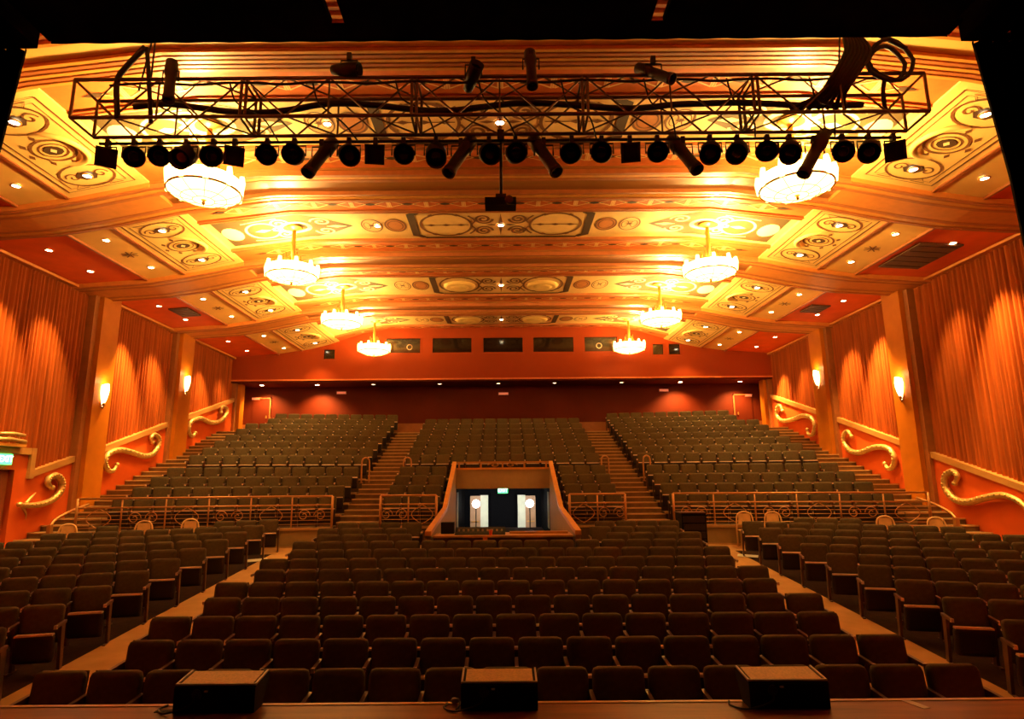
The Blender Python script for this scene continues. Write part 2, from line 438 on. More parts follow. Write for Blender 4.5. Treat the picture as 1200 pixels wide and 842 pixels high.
# exit door on the left wall, sign and gilded bracket over it
d = struct(MB().box(-12.72,-12.60,14.38,16.12,.6,3.10).build('door_1', 'door'))
MB().box(-12.62,-12.47,14.3,14.42,.6,3.14).build('door_frame','wall_red',d); MB().box(-12.60,-12.55,15.22,15.26,.6,3.1).build('door_gap','black',d)
MB().box(-12.58,-12.50,15.32,15.95,1.72,1.78).build('push_bar','seat_metal',d)
def exit_sign(loc, axis, label, w, h):
    t = thing('exit_sign', label, 'sign', loc)
    x, y, z = loc
    if axis == 'x': MB().box(x-.05, x+.05, y-w/2, y+w/2, z-h/2, z+h/2).build('sign_box', 'exit_green', t)
    else: MB().box(x-w/2, x+w/2, y-.04, y+.04, z-h/2, z+h/2).build('sign_box', 'exit_green', t)
    cu = bpy.data.curves.new('sign_text', 'FONT'); cu.body = 'EXIT'; cu.size = h*.85; cu.align_x = 'CENTER'; cu.align_y = 'CENTER'; cu.extrude = .004
    cu.materials.append(MATS['exit_text'])
    o = bpy.data.objects.new('sign_text', cu); col.objects.link(o)
    if axis == 'x': o.location = (x+.056, y, z); o.rotation_euler = (PI/2, 0, PI/2)
    else: o.location = (x, y-.046, z); o.rotation_euler = (PI/2, 0, 0)
    me_ = bpy.data.meshes.new_from_object(o); bpy.data.objects.remove(o)
    M_ = Matrix.Translation((x+.056,y,z)) @ Matrix.Rotation(PI/2,4,'Z') @ Matrix.Rotation(PI/2,4,'X') if axis == 'x' else Matrix.Translation((x,y-.046,z)) @ Matrix.Rotation(PI/2,4,'X')
    me_.transform(M_); o = bpy.data.objects.new('sign_text', me_); col.objects.link(o); adopt(o, t)
exit_sign((-12.40, 15.66, 3.37), 'x', 'green lit exit sign above the red wall door', .42, .26)
t = thing('gilded_bracket', 'small gilded ledge ornament on the rail above the exit sign', 'ornament', (-12.3, 15.6, 3.69))
MB().box(-12.5,-12.25,15.1,16.15,3.69,3.76).build('ledge','mould_gold',t)
MB().tube([(-12.3,15.15,3.82),(-12.28,15.6,3.86),(-12.3,16.15,3.82)],.06,8).build('gilt_roll','gilt',t,True)
MB().tube([(-12.3,15.3,3.97),(-12.28,15.7,4.0),(-12.3,16.1,3.98)],.05,8).build('gilt_roll','gilt',t,True)
for yy in (15.3,15.6,15.9): MB().tube([(-12.3,yy,3.76),(-12.3,yy,4.0)],.03,6).build('gilt_post','gilt',t)

# sconces
for sx, y, z, wh in ((-1,18.9,5.40,'nearer the stage'),(-1,23.78,6.46,'farther from the stage'),(1,18.9,5.42,'nearer the stage'),(1,23.78,6.49,'farther from the stage')):
    x = sx*12.21
    t = thing('wall_sconce', 'glowing shell-shaped wall sconce on the pilaster %s, %s' % (wh, SIDE[sx]), 'wall lamp', (x,y,z-.4), 'wall sconces')
    m = MB(); n = 12; rings = [(-.34,.012),(-.24,.06),(-.10,.11),(.05,.145),(.18,.155),(.30,.13)]
    vs = []
    for h, r in rings:
        for k in range(n+1):
            a = PI*k/n; fl_ = 1+.07*math.cos(a*10)
            vs.append((x-sx*(.02+r*.85*math.sin(a)*fl_), y+r*math.cos(a)*fl_, z+h+(.06*math.sin(a) if h>.2 else 0)))
    fs = [(i*(n+1)+k, i*(n+1)+k+1, (i+1)*(n+1)+k+1, (i+1)*(n+1)+k) for i in range(len(rings)-1) for k in range(n)]
    m.add(vs, fs).build('glass_shell', 'sconce_glow', t, True)
    MB().lathe([(.004,-.42),(.03,-.38),(.018,-.34),(.05,-.30),(.055,-.24),(.04,-.22)], (x-sx*.05,y,z), 10).build('finial','brass',t,True)
    MB().box(min(x,x-sx*.02),max(x,x-sx*.02),y-.07,y+.07,z-.34,z+.2).build('back_plate','brass',t)
    lamp('sconce_light','POINT',(x-sx*.2,y,z+.45),14,(1,.6,.22),t,.06)

# ------------------------------------------------------------------ ceiling
PROF = [(0,9.42),(5.3,9.42),(7.6,9.14),(9.3,8.79),(10.4,8.62),(12.8,8.47)]
def prof(ax):
    for (a,za),(b,zb) in zip(PROF, PROF[1:]):
        if ax <= b: return za+(zb-za)*(ax-a)/(b-a)
    return PROF[-1][1]
def cz(x, y):
    ax = abs(x); z = prof(ax)
    if y > 24.2: z += (y-24.2)/4.3*.36*max(0,min(1,(8.0-ax)/2.0))
    return z
def czc(off): return lambda x, y: cz(x,y)+off
ceil = struct(MB().box(-12.9,12.9,4.8,28.6,10.2,10.4).build('ceiling','tan_flat'))
def cslab(name, m, xs, y0, y1, off, th=.35, parent=ceil):
    ys = [y0, y1]; n = len(xs); vs = []
    for y in ys:
        for x in xs: vs.append((x,y,cz(x,y)+off))
    for y in ys:
        for x in xs: vs.append((x,y,cz(x,y)+off+th))
    fs = []
    for i in range(n-1):
        fs.append((i+n, i+n+1, i+1, i)); fs.append((2*n+i, 2*n+i+1, 3*n+i+1, 3*n+i))
        fs.append((i, i+1, 2*n+i+1, 2*n+i)); fs.append((n+i+1, n+i, 3*n+i, 3*n+i+1))
    fs.append((0, 2*n, 3*n, n)); fs.append((n-1, 2*n-1, 4*n-1, 3*n-1))
    return MB().add(vs, fs).build(name, m, parent)
CX = [-7.6,-6.45,-5.3,0,5.3,6.45,7.6]
BAYS = [(9.15,12.5),(13.9,17.5),(18.95,22.9),(24.2,28.5)]
BEAMS = [(12.5,13.9),(17.5,18.95),(22.9,24.2)]
DW = .82
def circ(cx, cy, rx, ry, n=28, a0=0, a1=2*PI):
    full = abs(a1-a0-2*PI) < 1e-6
    return [(cx+rx*math.cos(a0+(a1-a0)*k/(n if full else n-1)), cy+ry*math.sin(a0+(a1-a0)*k/(n if full else n-1))) for k in range(n)]
def spiral(cx, cy, rx, ry, turns=2.2, a0=0, d=1, n=36):
    return [(cx+rx*(1-.85*k/n)*math.cos(a0+d*2*PI*turns*k/n), cy+ry*(1-.85*k/n)*math.sin(a0+d*2*PI*turns*k/n)) for k in range(n+1)]
def diamond(cx, cy, a, b): return [(cx-a,cy),(cx,cy+b),(cx+a,cy),(cx,cy-b)]

def centre_ornament(parent, yc, hh, fn):
    """stencilled cartouche: notched frame, two ovals, scrolls, cross"""
    hw = 2.28; nt = .2
    frame = [(-hw+nt,-hh),(hw-nt,-hh),(hw-nt*.6,-hh+nt*.5),(hw,-hh+nt),(hw,hh-nt),(hw-nt*.6,hh-nt*.5),(hw-nt,hh),(-hw+nt,hh),(-hw+nt*.6,hh-nt*.5),(-hw,hh-nt),(-hw,-hh+nt),(-hw+nt*.6,-hh+nt*.5)]
    m = MB(); m.ribbon([(x,y+yc) for x,y in frame], .095, fn, True)
    for s in (-1,1):
        m.fill([(s*hw,yc-hh+nt),(s*hw,yc+hh-nt),(s*(hw+.16),yc+hh-nt+.06),(s*(hw+.16),yc-hh+nt-.06)], fn)
        m.fill([(s*hw,yc-hh+nt),(s*(hw+.16),yc-hh+nt-.06),(s*(hw-nt+.1),yc-hh-.02),(s*(hw-nt),yc-hh)], fn)
        m.fill([(s*hw,yc+hh-nt),(s*(hw+.16),yc+hh-nt+.06),(s*(hw-nt+.1),yc+hh+.02),(s*(hw-nt),yc+hh)], fn)
    m.build('stencil_frame','paint_dark',parent)
    m = MB()
    for s in (-1,1):
        m.ribbon(circ(s*1.46,yc,.68,hh*.84,40), .07, fn, True)
        for k in (-.4,0,.4): m.fill(diamond(s*1.46+k,yc,.14,.07), fn)
        m.ribbon([(s*1.46-.6,yc),(s*1.46+.6,yc)], .035, fn)
        for q in (-1,1):
            m.ribbon(spiral(s*.46,yc+q*hh*.45,.25,hh*.36,1.9,PI if s>0 else 0,s*q), .07, fn)
            m.ribbon([(s*.85,yc+q*hh*.7),(s*.74,yc+q*hh*.5),(s*.68,yc+q*hh*.3),(s*.76,yc+q*.1*hh)], .06, fn)
            for kx in (1.15,1.8): m.fill(diamond(s*kx,yc+q*hh*.74,.10,.07), fn)
        m.fill(diamond(s*.25,yc,.16,.05), fn)
    m.fill(diamond(0,yc,.06,hh*.85), fn)
    m.build('stencil_scroll','paint_brown',parent)
def oval(parent, x, yc, rx, ry, fn):
    MB().fill(circ(x,yc,rx,ry,28), fn, .008).build('oval_field','paint_rust',parent)
    m = MB(); m.ribbon(circ(x,yc,rx*.97,ry*.97,28), .05, fn, True, .013); m.ribbon(circ(x,yc,rx*.72,ry*.7,24), .03, fn, True, .013)
    m.build('oval_rim','paint_brown',parent)
def small_oval(parent, x, yc, rx, ry, fn):
    m = MB(); m.ribbon(circ(x,yc,rx,ry,24), .035, fn, True); m.fill(diamond(x,yc,.10,.06), fn)
    for s in (-1,1):
        m.ribbon(circ(x+s*rx*.45,yc,rx*.32,ry*.5,14), .02, fn, True)
    m.build('stencil_oval','paint_brown',parent)
def chandelier_field(parent, s, yc, hh, fn):
    """dark painted ground with cream scrolls round the chandelier rosette"""
    m = MB()   # subdivide across the slope break so that it follows the surface
    def hgt(ax):
        if ax < 4.7: return hh*.55*(ax-3.95)/.75
        if ax < 5.1: return hh*(.55+.17*(ax-4.7)/.4)
        return hh*(.72+.06*(ax-5.1)/2.3)
    g = [3.97,4.35,4.7,5.1,5.3,5.9,6.45,7.0,7.42]
    for a, b in zip(g, g[1:]):
        q = [(s*a,yc-hgt(a)),(s*b,yc-hgt(b)),(s*b,yc+hgt(b)),(s*a,yc+hgt(a))]
        m.add([(x,y,fn(x,y)-.007) for x,y in q],[(0,1,2,3)])
    m.build('scroll_ground','paint_olive',parent)
    m = MB()
    for (x,rx,ry) in ((6.35,.42,.48),):
        m.ribbon(circ(s*x,yc,rx,hh*ry,28), .07, fn, True, .014)
        m.fill(diamond(s*x,yc,.22,.10), fn, .014)
    m.fill(circ(s*7.15,yc,.26,hh*.42,16), fn, .014)
    for q in (-1,1):
        m.ribbon(spiral(s*5.85,yc+q*hh*.34,.24,hh*.26,1.6,0,q), .06, fn, False, .014)
        m.ribbon(spiral(s*4.75,yc+q*hh*.30,.28,hh*.24,1.5,PI,-q), .06, fn, False, .014)
        m.ribbon([(s*6.1,yc+q*.02),(s*5.95,yc+q*hh*.12)], .07, fn, False, .014)
        m.ribbon([(s*6.75,yc+q*hh*.55),(s*6.3,yc+q*hh*.62),(s*5.8,yc+q*hh*.66)], .04, fn, False, .014)
    m.fill(diamond(s*4.4,yc,.28,.09), fn, .014)
    m.build('scroll_relief','paint_cream',parent)
    m = MB(); m.ribbon(circ(s*5.5,yc,.38,.30,24), .12, fn, True, .018); m.build('rosette_ring','paint_cream',parent)
def diamond_row(parent, y, fn, big=1.0):
    a = MB(); b = MB(); n = 0
    x = -7.35
    while x < 7.4:
        if abs(x) < 7.2:
            if n % 2 == 0:
                for s in (-1,1):
                    a.ribbon([(x+s*.04,y-.16*big),(x+s*.34,y),(x+s*.04,y+.16*big)], .055, fn, True)
                a.ribbon([(x,y-.17*big),(x,y+.17*big)], .04, fn)
            else:
                b.fill(diamond(x,y,.24,.07*big), fn)
        x += .46; n += 1
    a.build('diamond_motif','motif_gold',parent); b.build('lozenge_motif','paint_dark',parent)

def side_ornament(parent, s, y0, y1, fn):
    xa, xb = 7.78, 9.14; xm = (xa+xb)/2; ym = (y0+y1)/2; L = y1-y0
    m = MB()
    m.ribbon([(s*xa,y0+.22),(s*xb,y0+.22),(s*xb,y1-.22),(s*xa,y1-.22)], .035, fn, True)
    m.ribbon([(s*(xa+.12),y0+.34),(s*(xb-.12),y0+.34),(s*(xb-.12),y1-.34),(s*(xa+.12),y1-.34)], .02, fn, True)
    for q in (-1,1):
        yc = ym+q*L*.29
        m.ribbon(circ(s*xm,yc,.50,.40,22), .045, fn, True)
        for t_ in (-1,1):
            m.ribbon(spiral(s*(xm+t_*.27),yc,.14,.16,1.2,PI if t_>0 else 0,t_), .035, fn)
            m.ribbon([(s*(xm+t_*.2),yc+q*.42),(s*(xm+t_*.48),yc+q*.42),(s*(xm+t_*.36),yc+q*.28)], .03, fn, True)
    m.ribbon(circ(s*xm,ym,.36,.34,24), .05, fn, True)
    m.ribbon(circ(s*xm,ym,.24,.22,20), .03, fn, True)
    for k in range(8):
        a = 2*PI*k/8+.2; m.fill(diamond(s*(xm+.47*math.cos(a)),ym+.45*math.sin(a),.05,.09), fn)
    m.build('stencil_border','paint_brown',parent)
    z_ = fn(s*xm,ym)
    MB().lathe([(.60,.03),(.59,-.02),(.54,-.035),(.50,-.01),(.46,.0)],(s*xm,ym,z_),32,close=False).build('ceiling_dish','tan',parent,True)
    m = MB()
    m.fill(circ(s*xm,ym,.17,.15,10), fn, .014)
    for q in (-1,1): m.fill(circ(s*xm,ym+q*L*.29,.21,.17,6), fn, .014)
    m.build('stencil_medallion','paint_dark',parent)
    m = MB(); m.fill(diamond(s*xm,ym,.06,.08), fn, .018); m.build('medallion_star','paint_cream',parent)

for bi, (y0, y1) in enumerate(BAYS):
    cslab('diamond_strip','strip_red',CX,y0,y0+DW,.03)
    d1 = ceil.children[-1] if ceil.children else ceil
    diamond_row(ceil, y0+DW/2, czc(.03))
    ob = cslab('ornate_band','band',CX,y0+DW,y1-DW,.07)
    cslab('diamond_strip','strip_red',CX,y1-DW,y1,.03)
    diamond_row(ceil, y1-DW/2, czc(.03), .9)
    yc = (y0+y1)/2; hh = (y1-y0)/2-DW
    fn = czc(.07)
    centre_ornament(ob, yc, hh*.86, fn)
    for s in (-1,1):
        chandelier_field(ob, s, yc, hh, fn)
    # slender dark mouldings between the bands
    for yy in (y0+DW, y1-DW):
        for k in range(2):
            w = yy+(k-.5)*.09
            cslab('moulding','mould',CX,w-.022,w+.022,-.01,.1)
    for s in (-1,1):
        xs = sorted([s*7.6, s*8.4, s*9.3])
        sp = cslab('ornate_panel','tan',xs,y0,y1,0.0)
        side_ornament(sp, s, y0, y1, czc(0))
        xs = sorted([s*9.32, s*10.38])
        pp = cslab('plain_panel','tan_flat',xs,y0,y1,.02)
        m = MB(); ym = (y0+y1)/2
        for k in range(4):
            a = PI*k/4; m.ribbon([(s*9.86-.2*math.cos(a),ym-.2*math.sin(a)),(s*9.86+.2*math.cos(a),ym+.2*math.sin(a))], .035, czc(.02))
        m.build('star_motif','paint_brown',pp)
        cslab('red_panel','red_ceiling',sorted([s*10.42, s*12.8]),y0,y1,.02)
        # grooves between the longitudinal panels
        for xg in (9.31, 10.40):
            cslab('panel_rib','mould',sorted([s*(xg-.03),s*(xg+.03)]),y0,y1,-.03,.1)
FX = [-12.8,-10.4,-9.3,-7.6,-6.45,-5.3,0,5.3,6.45,7.6,9.3,10.4,12.8]
for (y0, y1) in BEAMS:
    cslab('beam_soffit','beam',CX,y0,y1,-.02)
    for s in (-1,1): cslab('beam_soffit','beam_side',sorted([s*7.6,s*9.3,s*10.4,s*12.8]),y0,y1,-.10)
    for base, sg in ((y0,1),(y1,-1)):
        for k in range(3):
            yy = base+sg*(.07+k*.14)
            cslab('beam_moulding','mould' if k != 1 else 'mould_gold',FX,yy-.045,yy+.045,-.13 if k == 0 else -.11,.12)
# front of the ceiling by the stage: two flights of stripes
for (a, b, st_) in ((4.9,7.5,0),(7.5,8.32,1),(8.32,8.62,0),(8.62,9.15,1)):
    cslab('front_band','tan_flat' if not st_ else 'strip_red',FX,a,b,0.0)
    if st_:
        n = 5
        for k in range(n):
            yy = a+(b-a)*(k+.5)/n
            cslab('front_moulding','mould_gold' if k%2 == 0 else 'mould',FX,yy-.035,yy+.03,-.06,.1)
for s in (-1,1):
    for bi, (y0,y1) in enumerate(BAYS):
        yc = (y0+y1)/2; hh = (y1-y0)/2-DW; fn = czc(.07)
        ob = [o for o in ceil.children if o.name.startswith('ornate_band')][bi]
        oval(ob, s*2.82, yc, .28, hh*.42, fn); small_oval(ob, s*3.45, yc, .27, hh*.42, fn)
        if bi >= 2:
            z_ = fn(s*1.46, yc)
            MB().lathe([(.56,0),(.53,-.045),(.40,-.085),(.33,-.05),(.31,-.075),(.20,-.095),(.10,-.07),(.02,-.075)],(s*1.46,yc+.12,z_),28,close=False).build('ceiling_dish','tan',ob,True)

# fascia (projection booth front) with window openings
YF = 28.5
WIN = [on_y(u, v, YF) for u, v in ()]
def wx(u): return on_y(u, 402, YF)[0]
def wz(v): return on_y(588, v, YF)[2]
wins = [(wx(a), wx(b), wz(413), wz(395)) for a, b in ((452,493),(506.5,553),(566,613),(624.5,672.5),(684.5,723.5))]
wins += [(wx(379.5),wx(393.5),wz(419.5),wz(407.5)),(wx(764),wx(777.5),wz(417),wz(404)),(wx(783),wx(797),wz(417),wz(404))]
ZS = 7.38
xs = sorted(set([-12.75,-10.4,-9.3,-7.6,-6.45,-5.3,0,5.3,6.45,7.6,9.3,10.4,12.75]+[w for q in wins for w in q[:2]]))
m = MB()
for a, b in zip(xs, xs[1:]):
    xm = (a+b)/2; hole = next((q for q in wins if q[0]-1e-6 <= a and b <= q[1]+1e-6), None)
    ta, tb = cz(a,YF)+.2, cz(b,YF)+.2
    def wallq(z0a,z0b,z1a,z1b):
        m.prism([(a,YF,z0a),(b,YF,z0b),(b,YF,z1b),(a,YF,z1a)],(0,.12,0))
    if hole: wallq(ZS,ZS,hole[2],hole[2]); wallq(hole[3],hole[3],ta,tb)
    else: wallq(ZS,ZS,ta,tb)
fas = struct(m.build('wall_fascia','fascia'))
MB().box(-12.6,12.6,YF-.03,YF+.02,ZS-.02,ZS+.045).build('fascia_moulding','strip_red',fas)
for k, (a,b,z0,z1) in enumerate(wins):
    w = struct(MB().box(a+.03,b-.03,YF+.08,YF+.10,z0+.03,z1-.03).build('window_%d'%(k+1),'window_glass'))
    fr = MB(); e = .05
    fr.box(a-e,b+e,YF-.03,YF+.06,z1-.02,z1+e); fr.box(a-e,b+e,YF-.03,YF+.06,z0-e,z0+.02); fr.box(a-e,a+.02,YF-.03,YF+.06,z0,z1); fr.box(b-.02,b+e,YF-.03,YF+.06,z0,z1)
    fr.build('window_frame','fascia',w)
    if k in (0,4):
        xc = a+(b-a)*(.68 if k == 0 else .45); zc = z0+(z1-z0)*.42
        MB().lathe([(.10,-.02),(.14,-.02),(.14,.0),(.10,.0)],(xc,YF+.06,zc),16,'y',close=False).build('projector_port_ring','trim_light',w,True)
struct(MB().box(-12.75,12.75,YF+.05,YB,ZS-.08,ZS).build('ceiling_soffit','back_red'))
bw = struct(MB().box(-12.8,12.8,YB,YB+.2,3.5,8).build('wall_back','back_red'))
MB().box(-12.6,12.6,YB-.04,YB,5.0,5.50).build('wall_base_panel','pil_edge',bw)
for s in (-1,1):
    dd = struct(MB().box(min(s*11.3,s*12.15),max(s*11.3,s*12.15),YB-.05,YB,4.98,6.75).build('door_%d'%(2 if s<0 else 3),'back_red'))
    MB().box(min(s*11.24,s*11.3),max(s*11.24,s*11.3),YB-.07,YB,4.98,6.8).build('door_frame','mould',dd)
    MB().box(min(s*11.24,s*12.2),max(s*11.24,s*12.2),YB-.07,YB,6.75,6.8).build('door_frame','mould',dd)
    MB().box(min(s*11.4,s*11.45),max(s*11.4,s*11.45),YB-.11,YB-.05,5.8,5.92).build('door_handle','brass',dd)
# small dim signs on the back wall
for k,(u,v,wd) in enumerate(((300,467,.36),(400,460,.42),(590,461,.46),(778,457,.42),(877,463,.3))):
    p = on_y(u, v, YB-.06)
    lab = ['small dim red sign over the back corner door, exit-door side','small dim red sign on back wall under second window, exit-door side','small dim red sign at the middle of the back wall','small dim red sign on back wall near the two small windows','small dim red sign over the back corner door, opposite side'][k]
    t = thing('wall_sign', lab, 'sign', (p[0],p[1],p[2]), 'small back wall signs')
    MB().box(p[0]-wd/2,p[0]+wd/2,p[1]-.03,p[1]+.05,p[2]-.05,p[2]+.05).build('sign_face','sign_red',t)
    MB().box(p[0]-wd/2-.02,p[0]+wd/2+.02,p[1]-.0,p[1]+.06,p[2]-.07,p[2]+.07).build('sign_frame','mould',t)

# stage-side wall that closes the hall behind the borders
sw = struct(MB().box(-12.9,-4.6,4.86,5.0,-.3,10).build('wall_proscenium_left','wall_red'))
struct(MB().box(4.6,12.9,4.86,5.0,-.3,10).build('wall_proscenium_right','wall_red'))
struct(MB().box(-4.6,4.6,4.86,5.0,7.35,10).build('wall_proscenium_header','wall_red'))

# ------------------------------------------------------------------ recessed ceiling lights
def downlight(x, y, zf, label, strength='lamp', spot=0, group='recessed ceiling lights', size=.085, angle=80, tgt=None, color=WARM, blend=.8):
    z = zf(x,y)
    t = thing('recessed_light', label, 'downlight', (x,y,z), group)
    MB().lathe([(size*.98,-.02),(size*1.35,-.02),(size*1.4,-.004),(size*1.4,.0),(size*.98,.0)],(x,y,z),20,close=False).build('trim_ring','mould_gold',t,True)
    MB().lathe([(.002,-.026),(size*.6,-.024),(size*.98,-.014),(size*.98,.0)],(x,y,z),20).build('lens',strength,t,True)
    if spot:
        lamp('downlight_beam','SPOT',(x,y,z-.06),spot,color,t,.06,math.radians(angle),blend,tgt or (x,y,0))
BAYN = ['first','second','third','fourth']
redl = {1:((66,294),(117,322)),2:((185,359),(216,376)),3:((260,399),(282,411))}
tanl = {0:((20,216),),1:((126,284),(171,312)),2:((231,351),(259,368)),3:((298,393),(316,405))}
ornl = {0:((20,122),(121,209)),1:((190,264),(242,306)),2:((282,337),(314,362)),3:((340,382),(361,399))}
# strengths of the curtain washers: the same lamp aimed slightly differently
WASH = {(-1,1,0):.9,(-1,1,1):.8,(-1,2,0):1.7,(-1,2,1):1.0,(-1,3,0):.9,(-1,3,1):.4,
        (1,1,0):1.5,(1,1,1):.9,(1,2,0):2.0,(1,2,1):1.2,(1,3,0):.6,(1,3,1):2.2}
for bi,(y0,y1) in enumerate(BAYS):
    for s in (-1,1):
        for k,f in enumerate((.29,.74)):
            y = y0+(y1-y0)*f; wh = ('nearer the stage','farther from stage')[k]
            sd = 'exit-door side' if s < 0 else 'opposite side'
            if bi > 0 or True:
                if bi == 0 and k == 0: pass
                x = s*11.45
                if bi > 0:
                    e = E_RED_SPOT*WASH[(s,bi,k)]
                    downlight(x, y, czc(.02), 'recessed light in red ceiling strip, %s bay from stage, %s, %s' % (BAYN[bi],wh,sd), 'lamp', e, 'red strip ceiling lights', .075, 54, (s*12.75,y,4.2), blend=.9)
            downlight(s*9.86, y0+(y1-y0)*(.22 if k == 0 else .78), czc(.02), 'recessed light in plain tan ceiling panel, %s bay from stage, %s, %s' % (BAYN[bi],wh,sd), 'lamp', E_PANEL_SPOT*(0,.6,1.0,.8)[bi], 'plain panel ceiling lights', .075, 85)
            yo = (y0+y1)/2+(-1 if k == 0 else 1)*(y1-y0)*.29
            downlight(s*8.46, yo, czc(-.016), 'recessed light in stencilled ceiling panel, %s bay from stage, %s, %s' % (BAYN[bi],wh,sd), 'lamp', E_PANEL_SPOT*(.05,.45,1.0,1.0)[bi], 'stencilled panel ceiling lights', .08, 95, (s*8.6,yo,0))
    yc = (y0+y1)/2
    downlight(0, yc, czc(.054), 'recessed light at the middle of the %s ornate band from stage' % BAYN[bi], 'lamp', E_PANEL_SPOT*(.03,.1,.45,.6)[bi], 'middle band ceiling lights', .08, 95)
    if bi < 2: downlight(-3.3, yc, czc(.054), 'recessed light beside the cartouche of the %s ornate band from stage' % BAYN[bi], 'lamp', 0, 'off-centre band ceiling lights', .07)
# soffit lights at the back
for k,(u,v,br) in enumerate(((306,448,1),(371,450,1.2),(437,451,0),(515,452,0),(584,451,0),(650,451,0),(729,450,0),(798,447,1.2),(868,444,1))):
    x = on_z(u, v, ZS-.09)[0]; x = max(-12, min(12, on_y(u, v, 29.2)[0]))
    downlight(x, 29.3, lambda a,b: ZS-.08, '%s recessed light from the exit-door wall under the back soffit' % ORD[k], 'lamp' if br else 'lamp_dim', E_SOFFIT*br if br else 4, 'back soffit lights', .10 if br else .09, 120, (x,30.1,4.5))
# grey vents in the red strips
for s,bi,f,w,l in ((1,1,.55,.55,.9),(1,2,.55,.32,.45),(-1,2,.5,.32,.5)):
    y0,y1 = BAYS[bi]; y = y0+(y1-y0)*f; x = s*(11.2 if bi == 1 else 11.0)
    z = cz(x,y)+.0
    lab = {(1,1):'large grey ceiling vent in red strip, second bay, opposite the exit door',(1,2):'small grey ceiling vent in red strip, third bay, opposite the exit door',(-1,2):'small grey ceiling vent in red strip, third bay, exit-door side'}[(s,bi)]
    t = thing('ceiling_vent', lab, 'vent', (x,y,z), 'ceiling vents')
    MB().add([(x+dx*w,y+dy*l,cz(x+dx*w,y)+.012-dz*.04) for dz in (0,1) for dx,dy in ((-1,-1),(1,-1),(1,1),(-1,1))],[(0,1,2,3),(7,6,5,4),(0,4,5,1),(1,5,6,2),(2,6,7,3),(3,7,4,0)]).build('vent_plate','vent',t)
    for q in range(5):
        yy = y-l*.8+q*l*.4
        MB().add([(x+dx*w*.9,yy+dy*.025,cz(x+dx*w*.9,y)-.028-dz*.015) for dz in (0,1) for dx,dy in ((-1,-1),(1,-1),(1,1),(-1,1))],[(0,1,2,3),(7,6,5,4),(0,4,5,1),(1,5,6,2),(2,6,7,3),(3,7,4,0)]).build('vent_slat','seat_metal',t)

# ------------------------------------------------------------------ chandeliers
def chandelier(s, bi):
    y0, y1 = BAYS[bi]; yc = (10.8,15.7,20.9,26.35)[bi]; x = s*5.52; z = (8.08,8.08,8.12,8.28)[bi]
    zt = cz(x,yc)+.05
    t = thing('chandelier', '%s glowing round chandelier from the stage, %s' % (BAYN[bi], SIDE[s]), 'chandelier', (x,yc,z-.3), 'round glass chandeliers')
    R_ = .64
    MB().lathe([(R_*.98,-.02),(R_*1.0,.10),(R_*1.0,.22),(R_*.97,.22),(R_*.96,.0)],(x,yc,z),36,close=False).build('glass_band','band_glow',t,True)
    MB().lathe([(.003,-.17),(R_*.3,-.165),(R_*.55,-.14),(R_*.8,-.085),(R_*.97,-.02)],(x,yc,z),36,close=False).build('glass_bowl','glass_glow',t,True)
    MB().lathe([(R_*.985,-.03),(R_*1.03,-.03),(R_*1.03,.0),(R_*.985,.0)],(x,yc,z),36,close=False).build('rim_ring','chand_rib',t,True)
    for rr_, hh_ in ((.62,-.134),(.3,-.172)):
        MB().tube([(x+R_*rr_*math.cos(a*PI/12),yc+R_*rr_*math.sin(a*PI/12),z+hh_-.008) for a in range(24)],.007,5,closed=True).build('bowl_ring','chand_rib',t)
    for k in range(10):
        a = 2*PI*k/10+.15; c, sn = math.cos(a), math.sin(a)
        m = MB(); m.tube([(x+R_*r*c,yc+R_*r*sn,z+h-.008) for r,h in ((.3,-.165),(.55,-.14),(.8,-.085),(.99,-.02))],.006,5); m.build('bowl_rib','chand_rib',t)
        m = MB(); m.tube([(x+R_*1.0*c,yc+R_*1.0*sn,z-.02),(x+R_*1.03*c,yc+R_*1.03*sn,z+.2),(x+R_*1.01*c,yc+R_*1.01*sn,z+.33)],[.05,.06,.045],8); m.build('crown_tip','glass_glow',t,True)
    for k in range(8):
        a = 2*PI*k/8; m = MB(); m.tube([(x+.22*math.cos(a),yc+.22*math.sin(a),z+.02),(x+.20*math.cos(a),yc+.20*math.sin(a),z+(.62 if k%2 else .46))],.022,6); m.build('gold_arm','brass',t,True)
    MB().tube([(x,yc,z-.05),(x,yc,z+.75),(x,yc,zt)],[.05,.06,.05],8).build('stem','brass',t,True)
    MB().lathe([(.02,-.10),(.10,-.07),(.20,-.03),(.22,.0)],(x,yc,zt),20).build('ceiling_rose','mould_gold',t,True)
    MB().lathe([(.01,-.26),(.035,-.23),(.02,-.19),(.06,-.165)],(x,yc,z),10).build('drop_finial','brass',t,True)
    # bulbs inside the crown throw light up on the ceiling
    lamp('chandelier_light','POINT',(x+s*.30,yc,z+.24),E_CHAND_UP*(1,1,1,.55)[bi],WARM,t,.12)
for bi in range(4):
    for s in (-1,1): chandelier(s, bi)

